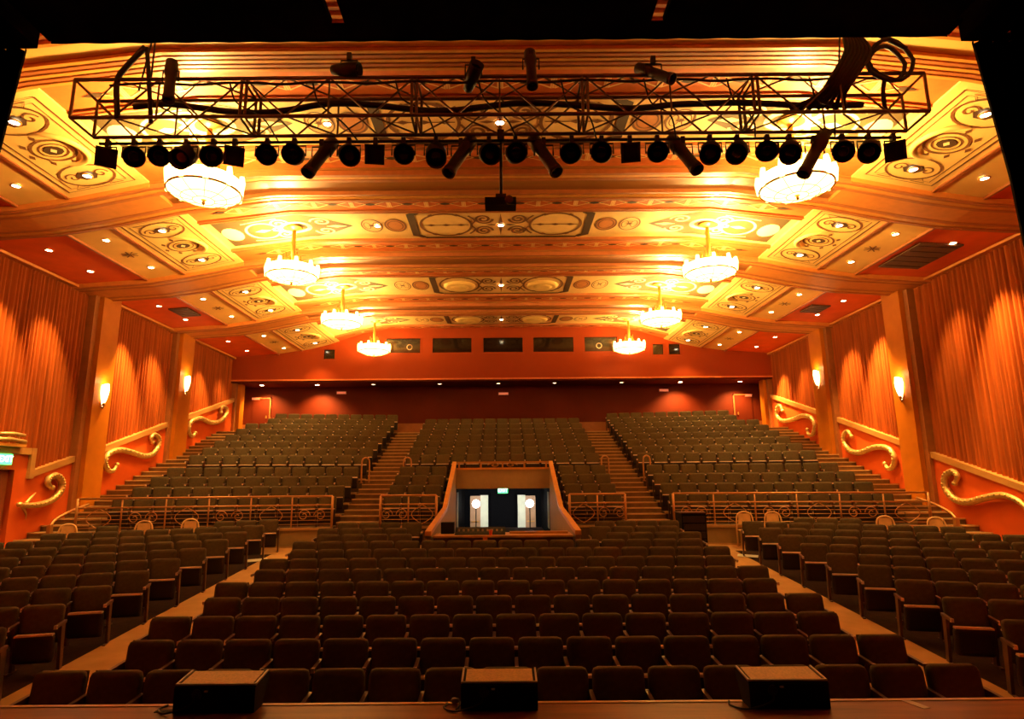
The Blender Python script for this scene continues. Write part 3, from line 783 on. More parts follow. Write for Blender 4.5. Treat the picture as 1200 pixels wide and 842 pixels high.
# ------------------------------------------------------------------ seats
def rounded(w, h, r, n=3):
    pts = []
    for cx, cy, a0 in ((w/2-r,h/2-r,0),(-w/2+r,h/2-r,PI/2),(-w/2+r,-h/2+r,PI),(w/2-r,-h/2+r,1.5*PI)):
        for k in range(n+1): pts.append((cx+r*math.cos(a0+k*PI/2/n), cy+r*math.sin(a0+k*PI/2/n)))
    return pts
def pad(w, h, th, r, fmap, bulge=.012):
    """upholstered slab: front(-y)/back with softened edges; fmap maps local (x,d,z)->seat space"""
    m = MB(); rings = []
    for d, ins in ((-th/2-bulge,.06),(-th/2,.012),(-th/2+.02,0),(th/2-.015,0),(th/2,.015)):
        o = rounded(w-2*ins, h-2*ins, max(.01,r-ins*.5), 2); rings.append([fmap(x,d,z) for x,z in o])
    n = len(rings[0]); vs = [p for r_ in rings for p in r_]; fs = []
    for i in range(len(rings)-1):
        for k in range(n): fs.append((i*n+k, i*n+(k+1)%n, (i+1)*n+(k+1)%n, (i+1)*n+k))
    fs.append(tuple(range(n-1,-1,-1))); fs.append(tuple(range((len(rings)-1)*n, len(rings)*n)))
    fs = [tuple(reversed(f)) for f in fs]
    return m.add(vs, fs)
SW = .55
REC = .20
def bmap(x, d, z): zz = z; return (x, d+zz*REC*.8, .60+zz)
backM = pad(.508, .49, .075, .058, bmap).mesh('backrest','fabric',True)
shellM = MB().add([bmap(x,.05,z) for x,z in ((-.245,-.25),(.245,-.25),(.245,.235),(-.245,.235))]+[bmap(x,.062,z) for x,z in ((-.24,-.25),(.24,-.25),(.24,.23),(-.24,.23))],[(0,1,2,3),(7,6,5,4),(0,4,5,1),(1,5,6,2),(2,6,7,3),(3,7,4,0)]).mesh('back_shell','seat_metal')
def smap(x, d, z): return (x, d-.155-z*.12, .315+z)
seatM = pad(.475, .36, .075, .04, smap, .004).mesh('tipped_seat','seat_under',True)
trimM = MB().add([smap(x,d,z) for x,d,z in ((-.225,-.05,.168),(.225,-.05,.168),(.225,.045,.168),(-.225,.045,.168),(-.22,-.042,.192),(.22,-.042,.192),(.22,.04,.192),(-.22,.04,.192))],[(3,2,1,0),(4,5,6,7),(0,1,5,4),(1,2,6,5),(2,3,7,6),(3,0,4,7)]).mesh('seat_lip','seat_trim_glint')
def arm_mesh(sx):
    m = MB(); x = sx*SW/2
    m.prism([(x-.02,.03,.60),(x-.02,-.26,.585),(x-.02,-.285,.60),(x-.02,-.285,.615),(x-.02,.03,.64)],(.04,0,0))
    return m
armM = arm_mesh(-1).mesh('armrest','seat_metal'); armMR = arm_mesh(1).mesh('armrest','seat_metal')
def cap_mesh(sx):
    x = sx*SW/2; return MB().box(x-.019,x+.019,-.295,-.262,.575,.622)
capM = cap_mesh(-1).mesh('arm_cap_glint','arm_cap_glint'); capMR = cap_mesh(1).mesh('arm_cap_glint','arm_cap_glint')
def std_mesh(sx):
    m = MB(); x = sx*SW/2
    m.prism([(x-.018,-.05,0),(x-.018,-.13,.60),(x-.018,-.01,.62),(x-.018,.04,0)],(.036,0,0))
    m.box(x-.021,x+.021,-.16,.10,0,.02)
    return m
stdM = std_mesh(-1).mesh('standard','seat_metal'); stdMR = std_mesh(1).mesh('standard','seat_metal')
def mesh_obj(name, me, parent):
    o = bpy.data.objects.new(name, me); col.objects.link(o); o.parent = parent; return o

LC = [(-10.9,15.95,'pale wooden chair behind the last row, closest to the exit-door wall stair'),
      (-9.25,16.4,'pale wooden chair behind the last row, second from exit-door wall stair'),
      (-8.2,16.7,'pale wooden chair behind the last row, third from exit-door wall stair'),
      (6.55,17.3,'pale wooden chair right beside the black rack side aisle head'),
      (7.3,17.25,'pale wooden chair, second from the aisle head near the black rack'),
      (9.75,16.25,'pale wooden chair behind last row, second from wall opposite exit door'),
      (10.85,15.95,'pale wooden chair behind last row, against wall opposite exit door')]
SEATS = []   # (x,y,z,rz,last,label)
for k in range(12):                      # centre block of the main floor
    y = 6.6+.9*k
    n = 17 if k == 0 else 16; off = .04*SW if k == 0 else (.25 if k % 2 else -.22)*SW
    for i in range(n):
        x = (i-(n-1)/2)*SW+off
        if k >= 9 and abs(x) < 2.2: continue
        last = i == n-1 or (k >= 9 and x < 0 and x+SW > -2.2)
        near = i if i < n/2 else n-1-i
        ais = 'exit-door-side aisle' if i < n/2 else 'opposite aisle'
        lab = 'tip-up seat %s from %s, %s row from stage, centre block' % (ORD[near], ais, ORD[k])
        SEATS.append((x,y,floor_z(y),0,last,lab,'centre block seats'))
TS = math.radians(14.6)
for s in (-1,1):
    for k in range(10):
        ya = 7.98+1.03*k
        pos = -1
        for i in range(11):
            x = s*(6.30+i*SW*math.cos(TS)); y = ya-i*SW*math.sin(TS)
            if abs(x) > (11.9 if k < 8 else 11.0): continue
            if any(abs(x-c[0]) < .5 and abs(y-c[1]) < .6 for c in LC): continue
            pos += 1
            lab = 'tip-up seat %s from aisle, %s row from stage, block along %s wall' % (ORD[pos], ORD[k], 'exit-door' if s<0 else 'opposite')
            last = (i == 0) if s < 0 else (i == 10 or abs(x)+SW > 11.9)
            SEATS.append((x,y,floor_z(y),-s*TS,last,lab,'exit-door side block seats' if s<0 else 'opposite side block seats'))
SW2 = .535
for i in range(NR):                      # upper terraces
    n = 13
    if i < NR-1:
        for q in range(n):
            x = (q-(n-1)/2)*SW2
            if i < 4 and abs(x) < WX+.22: continue
            SEATS.append((x,row_y(i)-.02,row_z(i),0,False,'tip-up seat %s from stair, %s terrace row, middle block, %s' % (ORD[min(q,n-1-q)],ORD[i],'exit-door side' if x < 0 else 'opposite side'),'upper seats'))
    for s in (-1,1):
        for q in range(11):
            x = s*(IN+.32+q*SW*math.cos(TH)); y = row_y(i)-.02-q*SW*math.sin(TH)
            if i > 8 and q > 10-(i-8)//2: continue
            SEATS.append((x,y,row_z(i),-s*TH,False,'tip-up seat %s from stair, %s terrace row, block along %s wall' % (ORD[q],ORD[i],'exit-door' if s < 0 else 'opposite'),'upper seats'))
def seen(t):
    u, v, d = proj(t[0],t[1],t[2]+.85)
    return -30 < u < 1230 and v < 835
SEATS = [t for t in SEATS if seen(t)]
SEATS.sort(key=lambda t: proj(t[0],t[1],t[2]+.5)[2])
for (x,y,z,rz,last,lab,grp) in SEATS[:300]:
    t = thing('theatre_seat', lab, 'seat', (x,y,z), grp, rz)
    b = mesh_obj('backrest', backM, t); mesh_obj('back_shell', shellM, b)
    b = mesh_obj('tipped_seat', seatM, t); mesh_obj('seat_lip', trimM, b)
    b = mesh_obj('armrest', armM, t); mesh_obj('arm_cap_glint', capM, b); mesh_obj('standard', stdM, t)
    if last:
        b = mesh_obj('armrest', armMR, t); mesh_obj('arm_cap_glint', capMR, b); mesh_obj('standard', stdMR, t)
# all the remaining seats: one mass
vs, fs, mi = [], [], []
parts = [(backM,0),(seatM,1),(trimM,2),(armM,3),(capM,4),(stdM,3)]
pv = [([v.co.copy() for v in me.vertices],[tuple(p.vertices) for p in me.polygons],k) for me,k in parts]
for (x,y,z,rz,last,lab,grp) in SEATS[300:]:
    M = Matrix.Translation((x,y,z)) @ Matrix.Rotation(rz,4,'Z')
    for (cv, cf, k) in pv:
        o = len(vs); vs += [tuple(M @ c) for c in cv]; fs += [tuple(i+o for i in f) for f in cf]; mi += [k]*len(cf)
me = bpy.data.meshes.new('rear_seats'); me.from_pydata(vs, [], fs)
for n_ in ('fabric','seat_under','seat_trim_glint','seat_metal','arm_cap_glint'): me.materials.append(MATS[n_])
me.polygons.foreach_set('material_index', mi); me.polygons.foreach_set('use_smooth', [k < 2 for k in mi]); me.update()
o = bpy.data.objects.new('rear_seating', me); col.objects.link(o)
tag(o, 'mass of olive-brown tip-up seats filling the stepped rear terraces', 'seating'); o['kind'] = 'stuff'

# ------------------------------------------------------------------ railings
def railing(label, a, b, zb, h=.86, posts=6, grp='terrace front railings', panels=True):
    A, B = Vector((a[0],a[1],zb)), Vector((b[0],b[1],zb)); D = B-A
    t = thing('terrace_railing', label, 'railing', tuple(A), grp)
    up = Vector((0,0,1))
    for k in range(posts):
        p = A+D*k/(posts-1); r = .035 if k in (0,posts-1) else .022
        MB().tube([p, p+up*h], r, 8).build('post','rail_metal',t,True)
    MB().tube([A+up*h, B+up*h], .028, 8).build('top_rail','rail_metal',t,True)
    MB().tube([A+up*(h*.72), B+up*(h*.72)], .024, 6).build('middle_rail','rail_metal',t,True)
    for q in range(5):
        MB().tube([A+up*(.10+q*.105), B+up*(.10+q*.105)], .008, 5).build('thin_bar','rail_metal',t)
    if panels:
        for k in range(posts-1):
            c = A+D*(k+.5)/(posts-1)+up*.34; d = D.normalized()
            if k % 2 == 0:
                for s_ in (-1,1):
                    path = [c+d*(s_*.22+.17*(1-.8*i/24)*math.cos(s_*2*PI*1.4*i/24)*-s_)+up*(.17*(1-.8*i/24)*math.sin(2*PI*1.4*i/24)) for i in range(25)]
                    MB().tube(path, .012, 5).build('iron_scroll','rail_metal',t)
            else:
                for s_ in (-1,1):
                    path = [c+d*(s_*.30*math.cos(PI*(i/12-.5)))+up*(.26*(i/12-.5)*2) for i in range(13)]
                    MB().tube(path, .012, 5).build('iron_scroll','rail_metal',t)
    return t
y0 = row_y(0)-.58
for s in (-1,1):
    railing('long scrolled metal railing in front of terrace block, %s' % SIDE[s], (s*(IN+.03),y0), (s*(OUT+.1),y0-tl*(OUT+.07-IN)), 1.50, posts=7)
    railing('short scrolled metal railing beside the central entry well, %s' % SIDE[s], (s*(CB-.03),y0), (s*(WX+.1),y0), 1.50, posts=3)
# low rail over the back of the well
YW = row_y(4)-.60-1.35
# hoop handrails at the mid-height walkway beside the stairs
for s in (-1,1):
    for xx, wh in ((CB-.05,'edge of the middle terrace block'),(IN+.1,'edge of the outer terrace block')):
        yb_ = row_y(4)-.75; zb_ = row_z(4)-.15
        t = thing('stair_handrail', 'hooped metal handrail at the %s, %s' % (wh, SIDE[s]), 'handrail', (s*xx,yb_,zb_), 'hooped stair handrails')
        q = catmull([(s*xx,yb_,zb_),(s*xx,yb_,zb_+.7),(s*(xx-.0)+.07,yb_+.02,zb_+.85),(s*xx+.18,yb_+.03,zb_+.85),(s*xx+.25,yb_+.05,zb_+.7),(s*xx+.25,yb_+.05,zb_)],5)
        MB().tube(q,.028,7).build('hoop','rail_metal',t,True)
        MB().lathe([(.06,0),(.06,.02)],(s*xx,yb_,zb_),10).build('floor_flange','rail_metal',t)
# newel posts of the wall stairs
for s in (-1,1):
    t = thing('newel_post', 'curved wooden newel post at foot of wall stair, %s' % SIDE[s], 'post', (s*(OUT+.2),16.1,.85))
    MB().box(s*(OUT+.2)-.05,s*(OUT+.2)+.05,16.05,16.15,.8,1.75).build('shaft','rail_metal',t)
    MB().tube(catmull([(s*(OUT+.2),16.1,1.72),(s*(OUT+.2),16.3,1.88),(s*(OUT+.2),16.8,2.05),(s*(OUT+.2),17.5,2.2)],5),.035,7).build('handrail','rail_metal',t,True)

# ------------------------------------------------------------------ central entry well (vomitory)
VX = 1.62
vw = None
for s in (-1,1):
    # parapet: lower front slope, then steeper slope along the rake
    prof_ = [(14.45,.55),(14.45,1.58),(18.45,1.92),(YW+1.35,3.33),(YW+1.35,.55)]
    xa, xb = sorted((s*VX, s*(VX+.12)))
    p = struct(MB().prism([(xa,y,z) for y,z in prof_],(xb-xa,0,0)).build('wall_well_'+('left' if s<0 else 'right'),'vom_tan'))
    for (a,b) in (((14.4,1.60),(18.5,1.95)),((18.45,1.93),(YW+1.4,3.37))):
        MB().prism([(s*(VX-.01),a[0],a[1]-.05),(s*(VX-.01),b[0],b[1]-.05),(s*(VX-.01),b[0],b[1]+.05),(s*(VX-.01),a[0],a[1]+.05)],(s*.14,0,0)).build('parapet_cap','vom_cap',p)
YV = YW+1.35
lint = struct(MB().box(-VX,VX,YV-.02,YV+.12,2.48,3.14).build('wall_well_lintel','vom_tan'))
MB().box(-VX,VX,YV-.05,YV+.14,3.13,3.20).build('lintel_cap','vom_cap',lint)
t = thing('well_railing','low scrolled wooden railing over the central entry lintel','railing',(0,YV,3.2))
MB().box(-VX,VX,YV-.02,YV+.05,3.36,3.41).build('top_rail','rail_metal',t)
for k in range(5):
    x = -VX+.1+k*(2*VX-.2)/4; MB().box(x-.03,x+.03,YV-.01,YV+.04,3.2,3.37).build('baluster','rail_metal',t)
for s in (-1,1):
    q = [(s*(.30+.22*(1-.8*i/20)*math.cos(2*PI*1.2*i/20)),YV,3.28+.07*(1-.8*i/20)*math.sin(2*PI*1.2*i/20)) for i in range(21)]
    MB().tube(q,.012,5).build('scroll','rail_metal',t)
# tunnel
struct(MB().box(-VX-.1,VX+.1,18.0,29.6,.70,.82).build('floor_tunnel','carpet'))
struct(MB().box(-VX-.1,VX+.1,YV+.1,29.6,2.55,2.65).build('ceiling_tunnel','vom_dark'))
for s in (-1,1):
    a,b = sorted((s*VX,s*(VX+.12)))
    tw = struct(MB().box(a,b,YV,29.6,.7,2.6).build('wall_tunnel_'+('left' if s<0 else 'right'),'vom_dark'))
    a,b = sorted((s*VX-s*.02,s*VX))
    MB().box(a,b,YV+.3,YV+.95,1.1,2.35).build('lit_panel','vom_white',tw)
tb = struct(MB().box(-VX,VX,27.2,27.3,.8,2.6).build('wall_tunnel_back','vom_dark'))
YD = 27.0
for s in (-1,1):
    # bright doorway: pale jamb and wood door leaf, standing ajar
    a,b = sorted((s*.62,s*.95)); struct(MB().box(a,b,YD+.05,YD+.15,.82,2.15).build('door_%d'%(4 if s<0 else 5),'vom_white'))
    dd = bpy.data.objects['door_%d'%(4 if s<0 else 5)]
    a,b = sorted((s*.95,s*1.38)); MB().box(a,b,YD+.04,YD+.12,.82,2.12).build('door_leaf','vom_wood',dd)
    MB().box(a+.05,b-.05,YD-.01,YD+.04,1.05,1.09).build('push_bar','brass',dd)
    a,b = sorted((s*.58,s*.62)); MB().box(a,b,YD,YD+.15,.82,2.2).build('door_frame','vom_dark',dd)
    gx, gy, gz = s*1.08*.98, 25.2, 1.86
    t = thing('globe_lamp','bright white globe lamp in the central entry, %s' % SIDE[s],'lamp',(gx,gy,.82),'entry globe lamps')
    MB().lathe([(.01,-.16),(.09,-.13),(.14,-.07),(.16,0),(.14,.07),(.09,.13),(.01,.16)],(gx,gy,gz),20).build('globe','globe',t,True)
    MB().tube([(gx,gy,.83),(gx,gy,gz-.15)],.02,8).build('pole','black_metal',t); MB().lathe([(.14,.0),(.14,.02),(.03,.04)],(gx,gy,.82),16).build('base','black_metal',t)
    lamp('globe_light','SPOT',(gx*.9,gy+.25,gz),75,(1,.93,.82),t,.12,math.radians(110),.5,(gx*.9,27,1.5))
exit_sign((0.0,YV+.05,2.42),'y','green lit exit sign under the central entry lintel',.34,.2)
# back wall of the tunnel closes; dark console desk at the mouth
t = thing('sound_desk','long dark sound mixing desk with red-brown front below central entry','mixing desk',(0,14.8,floor_z(14.8)))
zf = floor_z(14.8)
MB().box(-1.56,1.56,14.46,14.54,zf-.02,1.50).build('front_panel','seat_metal',t)
MB().box(-1.57,1.57,14.44,15.35,1.50,1.545).build('desk_top','rail_wood',t)
MB().prism([(-1.1,14.62,1.545),(-1.1,15.2,1.545),(-1.1,15.2,1.68),(-1.1,14.7,1.58)],(1.15,0,0)).build('console_body','black',t)
for k in range(10): MB().box(-1.04+k*.11,-1.0+k*.11,14.85,14.9,1.60,1.65).build('fader','trim_light',t)
MB().box(-1.45,-1.15,15.0,15.3,1.545,1.80).build('monitor_screen','black',t); MB().box(-.45,-.35,14.41,14.43,1.0,1.52).build('cable_tray','strip_red',t)
MB().box(.15,1.5,14.9,15.1,1.545,1.59).build('outboard_strip','rail_wood',t)
for s in (-1,1): MB().box(s*1.48-.04,s*1.48+.04,14.5,15.3,zf-.02,1.5).build('leg','seat_metal',t)
t = thing('red_cup','small red cup standing on the sound desk','cup',(-.28,14.50,1.546))
MB().lathe([(.03,0),(.045,.12),(.041,.12),(.028,.01)],(-.28,14.52,1.546),14).build('cup_body','red_ceiling',t,True); MB().lathe([(.044,.118),(.048,.12),(.044,.125)],(-.28,14.52,1.546),14,close=False).build('cup_rim','trim_light',t,True)
# equipment rack beside the right aisle head
t = thing('equipment_rack','black equipment rack behind the last seats at the aisle head','rack',(5.0,17.0,floor_z(17)))
zf = floor_z(17)
MB().box(4.7,5.35,16.9,17.5,zf,zf+.95).build('cabinet','black',t)
for k in range(4): MB().box(4.74,5.31,16.87,16.9,zf+.12+k*.2,zf+.28+k*.2).build('drawer_panel','black_metal',t)
MB().box(4.68,5.37,16.88,17.52,zf+.95,zf+.98).build('lid','seat_metal',t)
# loose wooden chairs behind the last rows
def loose_chair(x, y, label, rz=0):
    z = floor_z(y); t = thing('wooden_chair', label, 'chair', (x,y,z), 'loose pale wooden chairs', rz)
    q = catmull([(-.22,.18,.02),(-.22,.2,.6),(-.17,.22,.86),(0,.23,.93),(.17,.22,.86),(.22,.2,.6),(.22,.18,.02)],5)
    MB().tube(q,.022,7).build('bent_back_frame','chair_wood',t,True,True)
    MB().prism([(-.17,.2,.60),(.17,.2,.60),(.15,.215,.88),(-.15,.215,.88)],(0,.015,0)).build('backrest','chair_wood',t,False,True)
    MB().prism([(-.22,-.22,.44),(.22,-.22,.44),(.21,.2,.44),(-.21,.2,.44)],(0,0,.03)).build('seat','chair_wood',t,False,True)
    for s in (-1,1): MB().tube([(s*.2,-.2,0),(s*.19,-.19,.44)],.02,6).build('leg','chair_wood',t,False,True)
for x,y,l in LC: loose_chair(x,y,l,.15 if x<0 else -.15)

# ------------------------------------------------------------------ stage borders, truss and lights
BZ, BY = 6.06, 4.2
for k,(xa,xb,l) in enumerate(((-3.42,-1.235,'black overhead stage border panel on the exit-door side'),(-1.135,1.115,'black overhead stage border panel in the middle'),(1.21,3.36,'black overhead stage border panel on the side opposite exit door'))):
    t = thing('stage_border_panel', l, 'stage border', ((xa+xb)/2,3.0,BZ), 'overhead stage border panels')
    MB().box(xa,xb,1.2,BY-.16,BZ-.01,BZ+.05).build('panel','black_cloth',t)
    for yy in (1.4,2.6,3.8): MB().box(xa+.05,xb-.05,yy,yy+.05,BZ+.05,BZ+.11).build('batten','black',t)
    MB().tube([((xa+xb)/2,2.6,BZ+.1),((xa+xb)/2,2.6,BZ+3)],.01,6).build('hanging_wire','cable',t)
t = thing('front_teaser','long black cloth teaser hanging across the top of the stage opening','stage border',(0,BY,BZ))
m = MB(); n = 120; vs = []
for i in range(n+1):
    x = -3.42+6.84*i/n; w = .004*math.sin(i*1.1)
    vs += [(x,BY+w,BZ-.015-.0*i),(x,BY+w,BZ+.02)]
m.add(vs,[(2*i,2*i+2,2*i+3,2*i+1) for i in range(n)]).build('cloth','black_cloth',t,True)
MB().box(-3.42,3.42,BY-.16,BY-.02,BZ-.01,BZ+.015).build('cloth_batten','black_cloth',t)
MB().tube([(-3.42,BY-.05,BZ+.03),(3.42,BY-.05,BZ+.03)],.015,8).build('pipe','black_metal',t)
for s in (-1,1):
    t = thing('black_stage_leg','black pleated stage leg curtain framing the stage, %s' % SIDE[s],'curtain',(s*3.9,BY,1.2),'black stage legs')
    m = MB(); n = 90; vs = []
    xe = 3.63
    for i in range(n+1):
        f = i/n; w = .05*math.sin(i*.9)
        xb_ = s*(xe+.20+f*1.6); xt_ = s*(xe+f*1.6-.02)
        vs += [(xb_,BY+w,1.2),(s*(xe+.085+f*1.6),BY+w,4.9),(xt_,BY+w,BZ-.04)]
    m.add(vs,[q for i in range(n) for q in ((3*i,3*i+3,3*i+4,3*i+1),(3*i+1,3*i+4,3*i+5,3*i+2))]).build('pleated_cloth','black_cloth',t,True)
    MB().box(min(s*3.50,s*3.78),max(s*3.50,s*3.78),.9,BY-.02,BZ-.07,BZ+1.2).build('header_board','black_cloth',t)
    MB().tube([(s*3.70,BY,BZ-.02),(s*5.4,BY,BZ-.02)],.03,8).build('pipe','black_metal',t)
    t2 = thing('black_return_curtain','black return curtain running upstage behind the leg, %s' % SIDE[s],'curtain',(s*3.75,3.0,1.2),'black return curtains')
    m = MB(); vs = []
    for i in range(n+1):
        f = i/n; w = .04*math.sin(i*.9); vs += [(s*(3.86+f*.9)+w,4.15-f*3.2,1.2),(s*(3.86+f*.9)+w,4.15-f*3.2,BZ+1.5)]
    m.add(vs,[(2*i,2*i+2,2*i+3,2*i+1) for i in range(n)]).build('pleated_cloth','black_cloth',t2,True)
    MB().tube([(s*3.86,4.15,BZ+1.5),(s*4.76,.95,BZ+1.5)],.03,8).build('pipe','black_metal',t2)

TX, TY0, TY1, TZ0, TZ1 = 5.9, 7.75, 8.25, 7.68, 8.26
truss = thing('lighting_truss','long box truss spanning the hall above the stage front','truss',(0,8.0,TZ0))
for y in (TY0,TY1):
    for z in (TZ0,TZ1): MB().tube([(-TX,y,z),(TX,y,z)],.027,8).build('chord','truss_metal',truss,True)
MB().tube([(-TX+.1,TY1,TZ0-.10),(TX-.1,TY1,TZ0-.10)],.022,8).build('lamp_bar','black_metal',truss,True)
NS = 5; L = 2*TX/NS
for k in range(NS+1):
    x = -TX+k*L
    for dx in ((-.035,.035) if 0 < k < NS else (0,)):
        for y in (TY0,TY1): MB().tube([(x+dx,y,TZ0),(x+dx,y,TZ1)],.022,6).build('upright','truss_metal',truss)
        for z in (TZ0,TZ1): MB().tube([(x+dx,TY0,z),(x+dx,TY1,z)],.018,6).build('cross_tie','truss_metal',truss)
for k in range(NS):
    for j in range(4):
        x0 = -TX+k*L+j*L/4; x1 = x0+L/4
        a, b = (TZ0,TZ1) if j % 2 else (TZ1,TZ0)
        for y in (TY0,TY1): MB().tube([(x0,y,a),(x1,y,b)],.014,6).build('brace','truss_metal',truss)
        a, b = (TY0,TY1) if j % 2 else (TY1,TY0)
        for z in (TZ0,TZ1): MB().tube([(x0,a,z),(x1,b,z)],.012,6).build('brace','truss_metal',truss)
        if j == 2:
            for y in (TY0,TY1): MB().tube([(x0,y,TZ0),(x0,y,TZ1)],.014,6).build('upright','truss_metal',truss)
for s in (-1,1):
    for x in (s*5.0,): 
        for dx in (-.16,0): MB().tube([(x+dx,8.0,TZ1),(x-.0,8.0,9.4)],.012,6).build('suspension_cable','cable',truss)

def place_local(parts, t, M):
    for nm, m, mt, sm in parts:
        o = m.build(nm, mt, None, sm); o.parent = t
        o.matrix_local = M
def par_can(x, y, z, pitch, yaw, kind, label, grp, sc=1.42):
    """lamp can hung under a bar at (x,y,z); the barrel axis points to the stage (-y), pitched down"""
    t = thing('stage_light', label, 'stage light', (x,y,z), grp)
    body = MB(); r = .105
    if kind == 'par':
        body.lathe([(.03,.30),(.07,.27),(.085,.18),(r,.05),(r,-.17),(r*.97,-.17),(r*.92,-.06),(.001,-.05)],(0,0,0),18,'y')
    elif kind == 'square':
        body.lathe([(.03,.28),(.07,.25),(.085,.16),(r,.05),(r,-.12),(r*.92,-.12),(r*.9,-.05),(.001,-.04)],(0,0,0),18,'y')
    else:
        body.lathe([(.05,.36),(.085,.33),(.095,.12),(.075,.06),(.075,-.30),(.085,-.30),(.085,-.38),(.07,-.38),(.065,-.2),(.001,-.19)],(0,0,0),16,'y')
    parts = [('can_body',body,'black_metal' if kind != 'tube' else 'can_metal',True)]
    if kind == 'square':
        fr = MB(); a = .125
        for (x0,x1,z0,z1) in ((-a,a,a-.03,a),(-a,a,-a,-a+.03),(-a,-a+.03,-a,a),(a-.03,a,-a,a)): fr.box(x0,x1,-.16,-.12,z0,z1)
        parts.append(('gel_frame',fr,'black_metal',False))
        parts.append(('gel_sheet',MB().box(-a+.01,a-.01,-.145,-.135,-a+.01,a-.01),'lens',False))
    else:
        yl = -.10 if kind == 'par' else -.32
        parts.append(('lens',MB().lathe([(.001,yl-.01),(.04,yl-.008),((r if kind=='par' else .07)*.9,yl)],(0,0,0),16,'y'),'lens',True))
    yaw += math.atan2(-x, y)
    M = Matrix.Translation((0,0,-.20)) @ Matrix.Rotation(yaw,4,'Z') @ Matrix.Rotation(pitch,4,'X') @ Matrix.Scale(sc,4)
    for nm,m_,mt,sm in parts:
        o = m_.build(nm,mt,None,sm); o.parent = t; o.matrix_local = M
    yk = MB(); hw = .118*sc
    yk.tube([(-hw,0,-.22),(-hw,0,-.06),(hw,0,-.06),(hw,0,-.22)],.012,6); o = yk.build('yoke','black_metal'); o.parent = t
    cl = MB().box(-.03,.03,-.035,.035,-.06,.05); o = cl.build('clamp','black_metal'); o.parent = t
    return t
PARS = [(126,'square'),(157,'par'),(187,'par'),(218,'down'),(250,'par'),(275,'square'),(313,'par'),(345,'par'),(377,'tube'),(409,'par'),(440,'square'),(473,'par'),
        (511,'par'),(540,'tube'),(573,'par'),(604,'par'),(637,'tubeR'),(670,'par'),(705,'par'),(738,'square'),(770,'par'),(800,'tubeR'),(832,'par'),(864,'par'),(899,'par'),(925,'par'),
        (954,'tube'),(987,'par'),(1018,'par'),(1047,'square')]
for k,(u,kd) in enumerate(PARS):
    p = on_y(u, 172-(u-588)*.0079, TY1)
    x = p[0]; z = TZ0-.10
    word = {'par':'round-mouthed','square':'square-framed','down':'round-mouthed','tube':'slanted long-barrelled','tubeR':'slanted long-barrelled'}[kd]
    lab = 'black %s stage light, %s from the exit-door end below the truss' % (word, ORD[k])
    if kd == 'par': par_can(x,TY1,z,math.radians(33+random.uniform(-9,12)),math.radians(random.uniform(-9,9)),'par',lab,'stage lights under the truss')
    elif kd == 'square': par_can(x,TY1,z,math.radians(30),math.radians(random.uniform(-6,6)),'square',lab,'stage lights under the truss',1.08)
    elif kd == 'down': par_can(x,TY1,z,math.radians(40),math.radians(-25),'par',lab,'stage lights under the truss')
    else: par_can(x,TY1,z-.02,math.radians(58),math.radians(-50 if kd == 'tube' else 50),'tube',lab,'stage lights under the truss',1.15)
TOP = [(202,100,'tube',80,0),(410,88,'par',10,60),(555,93,'par',-20,20),(622,86,'tube',75,10),(765,92,'tube',40,60)]
for k,(u,v,kd,pt,yw) in enumerate(TOP):
    p = on_y(u, v, TY0)
    par_can(p[0],TY0-.06,p[2]+.24,math.radians(pt),math.radians(yw),kd,'black stage light clamped on the truss top chord, %s from exit-door end' % ORD[k],'stage lights on the truss top',.95)
# black cable snake through the truss
def cable(pts, r, label, name='black_cable', k=6, grp='truss cables'):
    o = MB().tube(catmull(pts,k), r, 7).build(name,'cable',None,True); return tag(o,label,'cable',grp)
rnd = random.Random(3)
cable([(x_, 8.0, TZ0+.32+.05*math.sin(x_*2.3)-.06*abs(math.sin(x_*1.3))) for x_ in [-5.2+.45*i for i in range(24)]], .045, 'thick black cable snake lying along the inside of the truss')
cable([(x_, TY0-.01, TZ1-.05-.05*abs(math.sin(x_*2.6))) for x_ in [-5.4+.4*i for i in range(28)]], .018, 'thin black cable looping below the truss top chord')
for k in range(9):
    x0 = -4.9+k*1.15
    cable([(x0,TY0,TZ1-.05),(x0+.1,TY0+.05,TZ1-.3-.1*rnd.random()),(x0+.4,TY0+.2,TZ0+.2*rnd.random()),(x0+.55,TY1,TZ0-.1)],.012,'short black cable tail dropping to a stage light, %s from exit-door end' % ORD[k],'cable_tail',5)
# cable bundle and loops at the right end
bx = on_y(1000,90,TY0)[0]
for k in range(7):
    dx = -.16+.055*k
    cable([(bx+dx*.7,TY0-.05+.02*k,9.35),(bx+dx*.5,TY0-.05,8.9),(bx+dx+.05,TY0-.08,8.55),(bx+dx-.15,TY0-.05,TZ1-.05),(bx-.45+.06*k,TY0+.1,TZ1-.25),(bx-.8+.13*k,TY0+.25,TZ0+.2)],.03,'%s black multicore cable of the bundle, counted from the exit-door side' % ORD[k],'bundle_cable',6,'cable bundle')
for k,(r_,cx_,cz_) in enumerate(((.30,bx+.52,8.42),(.25,bx+.45,8.36),(.2,bx+.05,9.12))):
    q = [(cx_+r_*math.cos(a*PI/8),TY0-.06+.03*math.sin(a),cz_+r_*1.05*math.sin(a*PI/8)) for a in range(16)]
    o = MB().tube(q,.03,7,closed=True).build('cable_coil','cable',None,True)
    tag(o,['large black cable loop hanging beside the cable bundle','inner black cable loop hanging beside the cable bundle','small black cable loop at the top of the cable bundle'][k],'cable','cable coils')
cable([(bx+.1,TY0-.06,9.2),(bx+.25,TY0-.08,8.9),(bx+.5,TY0-.06,8.75),(bx+.75,TY0-.06,8.6)],.03,'black cable curving from the bundle to the large loop')
cable([(bx+.4,TY0-.04,8.15),(bx+.38,TY0,7.95),(bx+.45,TY0+.1,7.7)],.03,'black cable hanging below the large loop to the truss')
